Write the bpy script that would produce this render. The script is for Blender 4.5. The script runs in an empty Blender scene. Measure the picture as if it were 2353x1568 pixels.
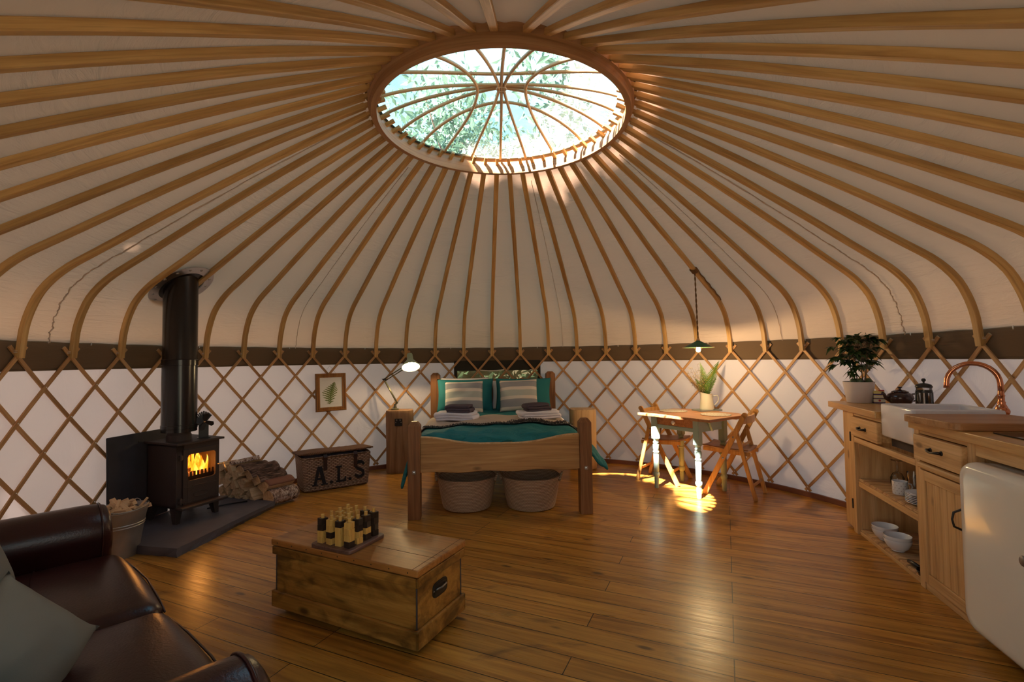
import bpy, bmesh, math, random
from math import sin, cos, pi, radians, sqrt, atan2, exp
from mathutils import Vector, Matrix
SC = bpy.context.scene
COL = SC.collection
random.seed(7)

# ---------------------------------------------------------------- camera
cam_d = bpy.data.cameras.new('camera'); cam = bpy.data.objects.new('camera', cam_d); COL.objects.link(cam)
cam_d.sensor_width = 36.0; cam_d.lens = 36.0 * 1098.87 / 2353.0; cam_d.clip_start = 0.02; cam_d.clip_end = 200
PT, RL = 0.0378, -0.0127
fw = Vector((0, cos(PT), sin(PT))); up0 = Vector((0, -sin(PT), cos(PT))); rt0 = Vector((1, 0, 0))
rt = rt0 * cos(RL) + up0 * sin(RL); up = up0 * cos(RL) - rt0 * sin(RL)
M = Matrix((rt, up, -fw)).transposed().to_4x4(); M.translation = Vector((0, 0, 1.3)); cam.matrix_world = M
SC.camera = cam
# ---------------------------------------------------------------- colour management
vs = SC.view_settings
vs.view_transform = 'Standard'; vs.look = 'None'; vs.gamma = 1; vs.use_curve_mapping = False
vs.exposure = 0.62
SC.cycles.use_denoising = True
SC.cycles.max_bounces = 10; SC.cycles.diffuse_bounces = 4; SC.cycles.glossy_bounces = 3
SC.cycles.transmission_bounces = 6; SC.cycles.transparent_max_bounces = 12
SC.cycles.sample_clamp_indirect = 6.0
SC.cycles.caustics_reflective = False; SC.cycles.caustics_refractive = False
# ---------------------------------------------------------------- sky and sun
SKY = 2.9; SUN = 52.0
SUND = (0.374, 0.491)          # how far sunlight travels sideways per metre it falls
w = bpy.data.worlds.new('sky'); SC.world = w; w.use_nodes = True
nt = w.node_tree; nt.nodes.clear()
o_ = nt.nodes.new('ShaderNodeOutputWorld'); b_ = nt.nodes.new('ShaderNodeBackground')
tc = nt.nodes.new('ShaderNodeTexCoord'); nz = nt.nodes.new('ShaderNodeTexNoise'); nz.inputs['Scale'].default_value = 3.0; nz.inputs['Detail'].default_value = 6
cr = nt.nodes.new('ShaderNodeValToRGB')
cr.color_ramp.elements[0].position = .48; cr.color_ramp.elements[0].color = (.11, .34, .48, 1)
cr.color_ramp.elements[1].position = .72; cr.color_ramp.elements[1].color = (.48, .66, .76, 1)
nt.links.new(tc.outputs['Generated'], nz.inputs['Vector']); nt.links.new(nz.outputs['Fac'], cr.inputs['Fac'])
sp = nt.nodes.new('ShaderNodeSeparateXYZ'); nt.links.new(tc.outputs['Generated'], sp.inputs[0])
hz = nt.nodes.new('ShaderNodeMapRange'); hz.inputs['From Min'].default_value = .05; hz.inputs['From Max'].default_value = .42; nt.links.new(sp.outputs[2], hz.inputs['Value'])
mh = nt.nodes.new('ShaderNodeMix'); mh.data_type = 'RGBA'; mh.inputs['A'].default_value = (.66, .56, .43, 1); nt.links.new(hz.outputs[0], mh.inputs['Factor']); nt.links.new(cr.outputs['Color'], mh.inputs['B'])
nt.links.new(mh.outputs['Result'], b_.inputs['Color']); b_.inputs['Strength'].default_value = SKY
nt.links.new(b_.outputs['Background'], o_.inputs['Surface'])
sl = bpy.data.lights.new('sun', 'SUN'); sl.energy = SUN; sl.angle = radians(0.6); sl.color = (1.0, .93, .82)
so = bpy.data.objects.new('sun', sl); COL.objects.link(so)
so.rotation_euler = Vector((SUND[0], SUND[1], -1)).to_track_quat('-Z', 'Y').to_euler(); so.location = (-5, -6, 12)

# yurt numbers
CX, CY, RW = -0.051, 3.2117, 3.0167
DPH, PH0 = 0.122, -1.6558
def az(a, r, z): return Vector((CX + r * sin(a), CY + r * cos(a), z))

# ---------------------------------------------------------------- materials
MATS = {}
def newmat(name):
    m = bpy.data.materials.new(name); m.use_nodes = True; m.node_tree.nodes.clear(); MATS[name] = m
    return m, m.node_tree.nodes, m.node_tree.links
def bsdf(N, L, col=None, rough=.6, metal=0, spec=.5):
    o = N.new('ShaderNodeOutputMaterial'); b = N.new('ShaderNodeBsdfPrincipled'); L.new(b.outputs[0], o.inputs['Surface'])
    if col: b.inputs['Base Color'].default_value = (*col, 1)
    b.inputs['Roughness'].default_value = rough; b.inputs['Metallic'].default_value = metal
    b.inputs['Specular IOR Level'].default_value = spec
    return b, o
def coords(N, L, kind='Object', scale=(1, 1, 1), rot=(0, 0, 0)):
    t = N.new('ShaderNodeTexCoord'); m = N.new('ShaderNodeMapping'); L.new(t.outputs[kind], m.inputs['Vector'])
    m.inputs['Scale'].default_value = scale; m.inputs['Rotation'].default_value = rot
    return m.outputs['Vector']
def noise(N, L, v, s, d=4, dist=0, rough=.55):
    n = N.new('ShaderNodeTexNoise'); n.inputs['Scale'].default_value = s; n.inputs['Detail'].default_value = d
    n.inputs['Distortion'].default_value = dist; n.inputs['Roughness'].default_value = rough
    if v is not None: L.new(v, n.inputs['Vector'])
    return n.outputs['Fac']
def ramp(N, L, f, stops, const=False):
    r = N.new('ShaderNodeValToRGB'); e = r.color_ramp.elements
    while len(e) < len(stops): e.new(.5)
    for k, (p, c) in enumerate(stops): e[k].position = p; e[k].color = (*c, 1)
    if const: r.color_ramp.interpolation = 'CONSTANT'
    L.new(f, r.inputs['Fac']); return r.outputs['Color']
def mix(N, L, a, b, f, mode='MIX'):
    m = N.new('ShaderNodeMix'); m.data_type = 'RGBA'; m.blend_type = mode
    for s, v in ((m.inputs['A'], a), (m.inputs['B'], b), (m.inputs['Factor'], f)):
        if hasattr(v, 'is_output'): L.new(v, s)
        elif isinstance(v, tuple): s.default_value = (*v, 1)
        else: s.default_value = v
    return m.outputs['Result']
def bump(N, L, b, f, dist=.01, st=.5):
    n = N.new('ShaderNodeBump'); n.inputs['Strength'].default_value = st; n.inputs['Distance'].default_value = dist
    L.new(f, n.inputs['Height']); L.new(n.outputs[0], b.inputs['Normal'])
def math1(N, L, op, a, b=0.0):
    m = N.new('ShaderNodeMath'); m.operation = op
    for s, v in ((m.inputs[0], a), (m.inputs[1], b)):
        if hasattr(v, 'is_output'): L.new(v, s)
        else: s.default_value = v
    return m.outputs[0]
def plain(name, col, rough=.6, metal=0, spec=.5, nb=0, ns=60, var=.12):
    m, N, L = newmat(name); b, o = bsdf(N, L, col, rough, metal, spec)
    v = coords(N, L)
    f = noise(N, L, v, 6, 5)
    L.new(mix(N, L, tuple(c * (1 - var) for c in col), tuple(min(1, c * (1 + var)) for c in col), f), b.inputs['Base Color'])
    if nb: bump(N, L, b, noise(N, L, v, ns, 3), nb, .6)
    return m
def wood(name, dark, mid, light, axis=0, sc=1.0, rough=.5, kind='Object', knots=0.0, gl=.4, stain=0.0):
    m, N, L = newmat(name); b, o = bsdf(N, L, mid, rough, 0, gl)
    s = [22 * sc] * 3; s[axis] = 1.3 * sc
    if kind == 'UV': s = [1.3 * sc, 22 * sc, 22 * sc]
    v = coords(N, L, kind, tuple(s))
    if kind == 'UV':   # every pole and lath gets its own stretch of grain
        oi = N.new('ShaderNodeObjectInfo'); ad = N.new('ShaderNodeVectorMath'); ad.operation = 'ADD'
        cm = N.new('ShaderNodeCombineXYZ'); L.new(math1(N, L, 'MULTIPLY', oi.outputs['Random'], 60.0), cm.inputs[2]); L.new(v, ad.inputs[0]); L.new(cm.outputs[0], ad.inputs[1]); v = ad.outputs[0]
    f = noise(N, L, v, 1.0, 6, 1.2)
    c = ramp(N, L, f, [(.25, dark), (.48, mid), (.72, light)])
    s2 = [120 * sc] * 3; s2[axis] = 3 * sc
    if kind == 'UV': s2 = [3 * sc, 120 * sc, 1]
    fine = noise(N, L, coords(N, L, kind, tuple(s2)), 1.0, 3)
    c = mix(N, L, c, tuple(x * .55 for x in dark), math1(N, L, 'MULTIPLY', ramp(N, L, fine, [(.52, (0, 0, 0)), (.75, (1, 1, 1))]), .35))
    if knots:
        vo = N.new('ShaderNodeTexVoronoi'); vo.inputs['Scale'].default_value = 1.0
        ks = [7 * sc] * 3; ks[axis] = 3.2 * sc
        L.new(coords(N, L, kind, tuple(ks)), vo.inputs['Vector'])
        kf = ramp(N, L, vo.outputs['Distance'], [(.07, (1, 1, 1)), (.14, (0, 0, 0))])
        c = mix(N, L, c, tuple(x * .35 for x in dark), math1(N, L, 'MULTIPLY', kf, knots))
    if stain:
        sf = noise(N, L, coords(N, L, kind, (4, 4, 9)), 1.0, 6, 1.0)
        c = mix(N, L, c, tuple(x * .3 for x in dark), math1(N, L, 'MULTIPLY', ramp(N, L, sf, [(.46, (0, 0, 0)), (.66, (1, 1, 1))]), stain))
    if kind == 'UV':
        hv = N.new('ShaderNodeHueSaturation'); L.new(c, hv.inputs['Color'])
        L.new(math1(N, L, 'ADD', math1(N, L, 'MULTIPLY', oi.outputs['Random'], .3), .85), hv.inputs['Value']); c = hv.outputs[0]
    L.new(c, b.inputs['Base Color']); bump(N, L, b, fine, .001, .4)
    return m

def canvas(name, col, trans, tcol, wr=(3, 3, 26), bs=.03):
    m, N, L = newmat(name)
    o = N.new('ShaderNodeOutputMaterial'); d = N.new('ShaderNodeBsdfDiffuse'); t = N.new('ShaderNodeBsdfTranslucent'); mx = N.new('ShaderNodeMixShader')
    v = coords(N, L, 'Object', wr); f = noise(N, L, v, 1.0, 5, 1.6)
    v2 = coords(N, L, 'Object', (1, 1, 1)); g = noise(N, L, v2, 1.3, 3)
    L.new(mix(N, L, tuple(c * .93 for c in col), col, g), d.inputs['Color']); t.inputs['Color'].default_value = (*tcol, 1)
    mask = ramp(N, L, noise(N, L, v2, 1.1, 2), [(.40, (.08, .08, .08)), (.62, (1, 1, 1))])
    bp = N.new('ShaderNodeBump'); bp.inputs['Distance'].default_value = bs; bp.inputs['Strength'].default_value = .7
    L.new(math1(N, L, 'MULTIPLY', f, mask), bp.inputs['Height']); L.new(bp.outputs[0], d.inputs['Normal'])
    mx.inputs[0].default_value = trans
    L.new(d.outputs[0], mx.inputs[1]); L.new(t.outputs[0], mx.inputs[2]); L.new(mx.outputs[0], o.inputs['Surface'])
    return m
canvas('roof_canvas', (.68, .545, .46), .09, (1.0, .61, .42))
canvas('wall_canvas', (.68, .625, .67), .10, (.96, .77, .80), (4, 4, 3), .015)
canvas('band_canvas', (.155, .105, .068), .04, (.5, .3, .15), (3, 3, 20), .008)
def glass(name, tint=(1, 1, 1), gl=.12, rough=.02, bmp=0):
    m, N, L = newmat(name)
    o = N.new('ShaderNodeOutputMaterial'); t = N.new('ShaderNodeBsdfTransparent'); g = N.new('ShaderNodeBsdfGlossy'); mx = N.new('ShaderNodeMixShader')
    t.inputs[0].default_value = (*tint, 1); g.inputs['Roughness'].default_value = rough
    fr = N.new('ShaderNodeFresnel'); fr.inputs[0].default_value = 1.4
    L.new(math1(N, L, 'ADD', math1(N, L, 'MULTIPLY', fr.outputs[0], .9), gl * .3), mx.inputs[0])
    L.new(t.outputs[0], mx.inputs[1]); L.new(g.outputs[0], mx.inputs[2]); L.new(mx.outputs[0], o.inputs['Surface'])
    if bmp:
        bp = N.new('ShaderNodeBump'); bp.inputs['Distance'].default_value = bmp; L.new(noise(N, L, coords(N, L), 9, 4, 2.0), bp.inputs['Height']); L.new(bp.outputs[0], g.inputs['Normal'])
    return m
glass('clear_glass')
glass('stove_glass', (.95, .9, .85), .05)
def crinkled():
    m, N, L = newmat('clear_vinyl')
    o = N.new('ShaderNodeOutputMaterial'); t = N.new('ShaderNodeBsdfTransparent'); g = N.new('ShaderNodeBsdfGlossy'); d = N.new('ShaderNodeBsdfTranslucent')
    m1 = N.new('ShaderNodeMixShader'); m2 = N.new('ShaderNodeMixShader'); t.inputs[0].default_value = (.97, .99, 1, 1)
    v = coords(N, L, 'Object', (3, 7, 3)); f = noise(N, L, v, 1.4, 5, 2.5)
    cr = ramp(N, L, f, [(.47, (0, 0, 0)), (.5, (1, 1, 1)), (.53, (0, 0, 0))])
    L.new(math1(N, L, 'ADD', math1(N, L, 'MULTIPLY', cr, .16), .03), m1.inputs[0])
    bp = N.new('ShaderNodeBump'); bp.inputs['Distance'].default_value = .03; L.new(f, bp.inputs['Height']); L.new(bp.outputs[0], g.inputs['Normal'])
    g.inputs['Roughness'].default_value = .08; m2.inputs[0].default_value = .06
    L.new(t.outputs[0], m1.inputs[1]); L.new(d.outputs[0], m1.inputs[2]); L.new(m1.outputs[0], m2.inputs[1]); L.new(g.outputs[0], m2.inputs[2]); L.new(m2.outputs[0], o.inputs['Surface'])
crinkled()
def emit(name, col, st):
    m, N, L = newmat(name); o = N.new('ShaderNodeOutputMaterial'); e = N.new('ShaderNodeEmission'); e.inputs[0].default_value = (*col, 1); e.inputs[1].default_value = st; L.new(e.outputs[0], o.inputs['Surface'])
emit('bulb_glow', (1.0, .80, .42), 30)
def flame():
    m, N, L = newmat('flame'); o = N.new('ShaderNodeOutputMaterial'); e = N.new('ShaderNodeEmission')
    v = coords(N, L, 'Object', (16, 16, 5)); f = noise(N, L, v, 1.0, 4, 1.5)
    L.new(ramp(N, L, f, [(.25, (.5, .05, .0)), (.42, (1, .16, .005)), (.55, (1, .34, .02)), (.68, (1, .62, .10))]), e.inputs[0]); e.inputs[1].default_value = 2.2
    L.new(e.outputs[0], o.inputs['Surface'])
flame()
def floormat():
    m, N, L = newmat('floor_boards'); b, o = bsdf(N, L, (.3, .15, .05), .3, 0, .5)
    ROT = radians(24)
    v = coords(N, L, 'Object', (1, 1, 1), (0, 0, ROT))
    br = N.new('ShaderNodeTexBrick'); L.new(v, br.inputs['Vector'])
    br.inputs['Scale'].default_value = 1; br.inputs['Brick Width'].default_value = 1.75; br.inputs['Row Height'].default_value = .128
    br.inputs['Mortar Size'].default_value = .0022; br.inputs['Mortar Smooth'].default_value = .1; br.offset = .37; br.offset_frequency = 3
    br.inputs['Color1'].default_value = (.31, .31, .31, 1); br.inputs['Color2'].default_value = (.72, .72, .72, 1); br.inputs['Mortar'].default_value = (.5, .5, .5, 1)
    # per-board random offset for grain
    sep = N.new('ShaderNodeSeparateXYZ'); L.new(v, sep.inputs[0])
    row = math1(N, L, 'FLOOR', math1(N, L, 'DIVIDE', sep.outputs[1], .128))
    cm = N.new('ShaderNodeCombineXYZ'); L.new(sep.outputs[0], cm.inputs[0]); L.new(sep.outputs[1], cm.inputs[1]); L.new(math1(N, L, 'MULTIPLY', row, .73), cm.inputs[2])
    mp = N.new('ShaderNodeMapping'); mp.inputs['Scale'].default_value = (1.1, 17, 3); L.new(cm.outputs[0], mp.inputs[0])
    g = noise(N, L, mp.outputs[0], 1.0, 6, 1.3)
    mp2 = N.new('ShaderNodeMapping'); mp2.inputs['Scale'].default_value = (3, 90, 3); L.new(cm.outputs[0], mp2.inputs[0])
    g2 = noise(N, L, mp2.outputs[0], 1.0, 3)
    c = ramp(N, L, g, [(.26, (.22, .080, .013)), (.48, (.44, .19, .030)), (.72, (.62, .30, .058))])
    c = mix(N, L, c, (.09, .03, .008), math1(N, L, 'MULTIPLY', ramp(N, L, g2, [(.5, (0, 0, 0)), (.72, (1, 1, 1))]), .3))
    # stains and knots
    st = noise(N, L, coords(N, L, 'Object', (3.2, 6.5, 1), (0, 0, ROT)), 1.0, 5, .8)
    c = mix(N, L, c, (.06, .022, .012), math1(N, L, 'MULTIPLY', ramp(N, L, st, [(.60, (0, 0, 0)), (.74, (1, 1, 1))]), .62))
    vo = N.new('ShaderNodeTexVoronoi'); mp3 = N.new('ShaderNodeMapping'); mp3.inputs['Scale'].default_value = (2.2, 6.5, 1.7); L.new(cm.outputs[0], mp3.inputs[0]); L.new(mp3.outputs[0], vo.inputs['Vector']); vo.inputs['Scale'].default_value = 1
    c = mix(N, L, c, (.045, .016, .008), math1(N, L, 'MULTIPLY', ramp(N, L, vo.outputs['Distance'], [(.05, (1, 1, 1)), (.11, (0, 0, 0))]), .8))
    c = mix(N, L, c, br.outputs['Color'], .35, 'OVERLAY')
    c = mix(N, L, c, (.02, .008, .003), br.outputs['Fac'])
    L.new(c, b.inputs['Base Color'])
    L.new(math1(N, L, 'ADD', math1(N, L, 'MULTIPLY', g2, .22), .2), b.inputs['Roughness'])
    bump(N, L, b, math1(N, L, 'SUBTRACT', math1(N, L, 'MULTIPLY', g, .25), br.outputs['Fac']), .003, .5)
floormat()
wood('ash', (.36, .19, .065), (.56, .33, .12), (.70, .45, .19), kind='UV', rough=.5)
wood('lath_wood', (.33, .16, .065), (.50, .27, .115), (.62, .37, .17), kind='UV', rough=.55)
wood('crown_wood', (.36, .17, .075), (.50, .26, .12), (.62, .36, .18), kind='UV')
wood('rod_wood', (.42, .25, .13), (.60, .40, .22), (.74, .54, .34), kind='UV')
wood('oak', (.28, .13, .045), (.46, .24, .085), (.58, .34, .14), axis=0, sc=.8, knots=.8, rough=.5)
wood('oak_post', (.14, .055, .022), (.25, .105, .04), (.34, .16, .065), axis=2, rough=.45)
wood('log_wood_dark', (.16, .075, .035), (.30, .16, .08), (.42, .24, .13), axis=2, sc=.7, rough=.7)
wood('log_wood_pale', (.45, .27, .13), (.62, .41, .22), (.74, .54, .33), axis=2, sc=.7, rough=.7)
wood('pine', (.42, .22, .085), (.60, .35, .15), (.72, .46, .23), axis=2, knots=.7, rough=.55)
wood('pine_h', (.42, .22, .085), (.60, .35, .15), (.72, .46, .23), axis=0, knots=.7, rough=.55)
wood('pine_d', (.42, .22, .10), (.56, .33, .16), (.68, .43, .24), axis=1, knots=.4, rough=.6)
wood('worktop_wood', (.36, .17, .05), (.52, .28, .09), (.64, .38, .15), axis=0, rough=.3)
wood('board_wood', (.26, .11, .04), (.38, .18, .07), (.46, .24, .11), axis=0, rough=.45)
wood('chest_wood', (.18, .065, .012), (.40, .175, .034), (.54, .27, .06), axis=0, sc=.8, knots=.9, rough=.38, stain=.75)
wood('chest_lid', (.22, .07, .015), (.40, .15, .034), (.50, .22, .06), axis=0, sc=.8, rough=.35, stain=.35)
wood('chair_wood', (.40, .17, .045), (.56, .27, .075), (.66, .36, .12), axis=2, rough=.4)
wood('seat_wood', (.22, .09, .035), (.34, .155, .065), (.44, .22, .10), axis=1, rough=.4)
wood('table_top_wood', (.30, .11, .04), (.46, .20, .08), (.58, .29, .13), axis=0, rough=.35)
wood('frame_wood', (.16, .05, .01), (.30, .115, .022), (.42, .18, .04), axis=2, rough=.3)
wood('split_wood', (.38, .22, .12), (.60, .39, .22), (.74, .54, .34), axis=1, sc=.8, rough=.85)
wood('block_light', (.46, .22, .05), (.62, .34, .08), (.74, .45, .13), axis=2, sc=2, rough=.5)
wood('block_dark', (.012, .006, .004), (.025, .014, .01), (.05, .03, .02), axis=2, sc=2, rough=.4)
wood('game_board', (.07, .03, .02), (.13, .06, .042), (.19, .095, .07), axis=1, sc=1.2, rough=.4)
def bark(name, c1, c2, c3, s):
    m, N, L = newmat(name); b, o = bsdf(N, L, c1, .9)
    f = noise(N, L, coords(N, L, 'Object', s), 1, 6, 1.5)
    L.new(ramp(N, L, f, [(.36, c1), (.5, c2), (.62, c3)]), b.inputs['Base Color']); bump(N, L, b, f, .02, 1)
bark('bark_dark', (.03, .014, .01), (.13, .065, .045), (.30, .19, .15), (30, 7, 30))
bark('bark_birch', (.06, .025, .018), (.42, .27, .21), (.66, .54, .47), (22, 50, 22))
plain('leather', (.030, .0065, .0065), .30, 0, .5, .0012, 130)
plain('sage_cloth', (.20, .19, .165), .9, 0, .1, .0006, 400)
plain('blue_cloth', (.03, .038, .055), .9, 0, .1)
plain('stove_iron', (.042, .028, .026), .55, 0, .35, .0006, 500)
plain('flue_black', (.010, .007, .007), .22, 0, .5)
plain('slate', (.085, .078, .095), .55, 0, .4, .004, 14, .35)
plain('slate_dark', (.045, .042, .050), .55, 0, .4, .003, 10, .4)
plain('steel', (.55, .52, .50), .32, 1.0)
plain('galvanised', (.38, .36, .35), .42, .85, .5, .0008, 40, .3)
plain('brass', (.75, .52, .28), .3, 1.0)
plain('copper', (.62, .25, .13), .22, 1.0)
plain('black_iron', (.014, .010, .010), .42, .2)
plain('black_plastic', (.012, .010, .010), .35)
plain('white_ceramic', (.72, .72, .78), .12, 0, .6, var=.02)
plain('white_pot', (.66, .60, .63), .45, var=.02)
plain('cream_enamel', (.72, .67, .60), .16, 0, .6, var=.03)
plain('mint_paint', (.36, .48, .44), .4, var=.06)
plain('olive_paint', (.35, .36, .20), .5)
plain('lamp_green', (.36, .48, .36), .35, 0, .5, var=.04)
plain('lamp_arm', (.20, .19, .11), .35, .6)
plain('shade_green', (.035, .14, .07), .35, 0, .5, var=.04)
plain('white_inside', (.85, .80, .70), .5, var=.02)
plain('rope', (.22, .12, .06), .9, 0, .1, .002, 120, .3)
plain('white_cord', (.75, .70, .64), .8, var=.05)
plain('soil', (.035, .02, .014), .95, 0, .1, .004, 60, .4)
plain('seed_green', (.07, .10, .045), .4)
plain('stem_brown', (.09, .055, .03), .7)
plain('teal_cloth', (.022, .185, .215), .75, 0, .25, .0008, 90, .10)
plain('white_sheet', (.80, .80, .84), .9, 0, .1)
plain('beige_blanket', (.52, .43, .37), .95, 0, .1, .0012, 260)
plain('fringe_grey', (.10, .08, .08), .95, 0, .1, .001, 200, .5)
plain('towel_white', (.76, .74, .86), .95, 0, .05, .0015, 320)
plain('towel_grey', (.10, .078, .10), .98, 0, .05, .0015, 320)
plain('mattress_cloth', (.45, .42, .38), .9)
plain('trim_brown', (.20, .075, .045), .5, 0, .4, .002, 30, .25)
plain('dark_flap', (.022, .018, .012), .8)
plain('wood_dust', (.3, .2, .1), .9)
plain('cream_jug', (.74, .70, .58), .25, 0, .5, var=.02)
plain('tray_grey', (.30, .33, .32), .4)
plain('teapot_brown', (.045, .022, .022), .1, 0, .6)
plain('grey_bowl', (.30, .29, .25), .3)
plain('hob_glass', (.012, .010, .010), .06, 0, .6)
plain('tea_yellow', (.72, .62, .22), .6); plain('tea_purple', (.07, .035, .16), .6); plain('tea_red', (.45, .04, .04), .6); plain('tea_white', (.75, .70, .62), .6)
plain('paper_white', (.80, .79, .78), .9, var=.01); plain('paper_line', (.45, .36, .38), .9)
plain('black_paint', (.012, .010, .014), .8)
plain('strap_leather', (.035, .012, .010), .6)
plain('brick_grey', (.07, .05, .045), .9, 0, .2, .003, 60, .3)
plain('grass_outside', (.20, .17, .12), .95)
plain('purple_lining', (.35, .33, .45), .9)
plain('coin_metal', (.25, .23, .23), .4, .8)
plain('mug_dot', (.10, .03, .03), .5)
def leafmat(name, c1, c2, tr=.35):
    m, N, L = newmat(name); o = N.new('ShaderNodeOutputMaterial'); d = N.new('ShaderNodeBsdfPrincipled'); t = N.new('ShaderNodeBsdfTranslucent'); mx = N.new('ShaderNodeMixShader')
    c = mix(N, L, c1, c2, noise(N, L, coords(N, L), 9, 2)); L.new(c, d.inputs['Base Color']); L.new(c, t.inputs[0]); d.inputs['Roughness'].default_value = .45
    mx.inputs[0].default_value = tr; L.new(d.outputs[0], mx.inputs[1]); L.new(t.outputs[0], mx.inputs[2]); L.new(mx.outputs[0], o.inputs['Surface'])
leafmat('tree_leaf', (.06, .13, .115), (.15, .25, .15), .35)
leafmat('plant_leaf', (.012, .035, .006), (.045, .10, .02), .25)
leafmat('fern_leaf', (.05, .13, .01), (.16, .28, .03), .3)
leafmat('print_leaf', (.05, .09, .03), (.25, .32, .06), 0)
leafmat('dry_flower', (.35, .24, .06), (.55, .40, .12), .1)
def weave(name, dark, light, su, sv, kind='Object', axisz=True, bd=.006, fw=.75):
    """strands running across, one course per 1/sv metre"""
    m, N, L = newmat(name); b, o = bsdf(N, L, light, .75, 0, .3)
    t = N.new('ShaderNodeTexCoord'); sp = N.new('ShaderNodeSeparateXYZ'); L.new(t.outputs['UV'], sp.inputs[0])
    V_ = sp.outputs[1]
    if kind == 'Z':
        s2 = N.new('ShaderNodeSeparateXYZ'); L.new(t.outputs['Object'], s2.inputs[0]); V_ = math1(N, L, 'SUBTRACT', s2.outputs[2], .006)
    row = math1(N, L, 'FLOOR', math1(N, L, 'MULTIPLY', V_, sv))
    u = math1(N, L, 'ADD', math1(N, L, 'MULTIPLY', sp.outputs[0], su), math1(N, L, 'MULTIPLY', row, .5))
    fu = math1(N, L, 'ABSOLUTE', math1(N, L, 'SINE', math1(N, L, 'MULTIPLY', u, pi)))
    fv = math1(N, L, 'ABSOLUTE', math1(N, L, 'SINE', math1(N, L, 'MULTIPLY', math1(N, L, 'MULTIPLY', V_, sv), pi)))
    h = math1(N, L, 'MULTIPLY', math1(N, L, 'POWER', fv, .6), math1(N, L, 'ADD', math1(N, L, 'MULTIPLY', math1(N, L, 'POWER', fu, .5), fw), 1 - fw))
    c = ramp(N, L, h, [(.12, tuple(x * .25 for x in dark)), (.5, dark), (.95, light)])
    c = mix(N, L, c, dark, math1(N, L, 'MULTIPLY', noise(N, L, t.outputs['UV'], 14, 4), .55))
    L.new(c, b.inputs['Base Color']); bump(N, L, b, h, bd, .9)
weave('wicker', (.20, .105, .065), (.62, .42, .30), 24, 62)
weave('wicker_lid', (.12, .05, .026), (.34, .17, .09), 60, 58)
weave('coil_basket', (.30, .17, .10), (.60, .43, .30), 62, 78.1, kind='Z', bd=.003, fw=.28)
weave('mat_weave', (.42, .33, .25), (.74, .66, .58), 60, 60, bd=.002)
def striped():
    m, N, L = newmat('striped_cushion'); b, o = bsdf(N, L, (.7, .7, .7), .9, 0, .1)
    t = N.new('ShaderNodeTexCoord'); sp = N.new('ShaderNodeSeparateXYZ'); L.new(t.outputs['UV'], sp.inputs[0])
    W = (.72, .66, .63); B = (.22, .23, .29); P = (.42, .47, .47)
    c = ramp(N, L, sp.outputs[1], [(0, W), (.11, B), (.34, W), (.44, P), (.63, W), (.73, B), (.92, W)], True)
    f = noise(N, L, coords(N, L, 'UV', (90, 160, 1)), 1, 3)
    wh = ramp(N, L, sp.outputs[1], [(0, (.15,) * 3), (.11, (1,) * 3), (.34, (.15,) * 3), (.44, (.7,) * 3), (.63, (.15,) * 3), (.73, (1,) * 3), (.92, (.15,) * 3)], True)
    c = mix(N, L, c, (.75, .72, .70), math1(N, L, 'MULTIPLY', ramp(N, L, f, [(.45, (0, 0, 0)), (.62, (1, 1, 1))]), math1(N, L, 'MULTIPLY', wh, .6)))
    f2 = noise(N, L, coords(N, L, 'UV', (120, 40, 1)), 1, 2)
    c = mix(N, L, c, (.12, .28, .50), math1(N, L, 'MULTIPLY', ramp(N, L, f2, [(.55, (0, 0, 0)), (.65, (1, 1, 1))]), math1(N, L, 'MULTIPLY', wh, .35)))
    L.new(c, b.inputs['Base Color']); bump(N, L, b, f, .001, .5)
striped()
def duvet_mat():
    m, N, L = newmat('duvet_cloth'); b, o = bsdf(N, L, (.022, .185, .215), .75, 0, .25)
    v = coords(N, L, 'Object', (5, 11, 11)); f = noise(N, L, v, 1.0, 5, 2.2)
    v2 = coords(N, L, 'Object', (90, 90, 90)); bump(N, L, b, math1(N, L, 'ADD', f, math1(N, L, 'MULTIPLY', noise(N, L, v2, 1, 2), .03)), .035, .9)
duvet_mat()
def vinyl_window():
    m, N, L = newmat('window_vinyl')
    o = N.new('ShaderNodeOutputMaterial'); t = N.new('ShaderNodeBsdfTransparent'); d = N.new('ShaderNodeBsdfPrincipled'); mx = N.new('ShaderNodeMixShader')
    t.inputs[0].default_value = (.75, .72, .5, 1); d.inputs['Base Color'].default_value = (.30, .24, .12, 1); d.inputs['Roughness'].default_value = .2
    f = noise(N, L, coords(N, L, 'Object', (4, 4, 14)), 1.0, 4, 1.5)
    bp = N.new('ShaderNodeBump'); bp.inputs['Distance'].default_value = .03; L.new(f, bp.inputs['Height']); L.new(bp.outputs[0], d.inputs['Normal'])
    mx.inputs[0].default_value = .86; L.new(t.outputs[0], mx.inputs[1]); L.new(d.outputs[0], mx.inputs[2]); L.new(mx.outputs[0], o.inputs['Surface'])
vinyl_window()

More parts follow.
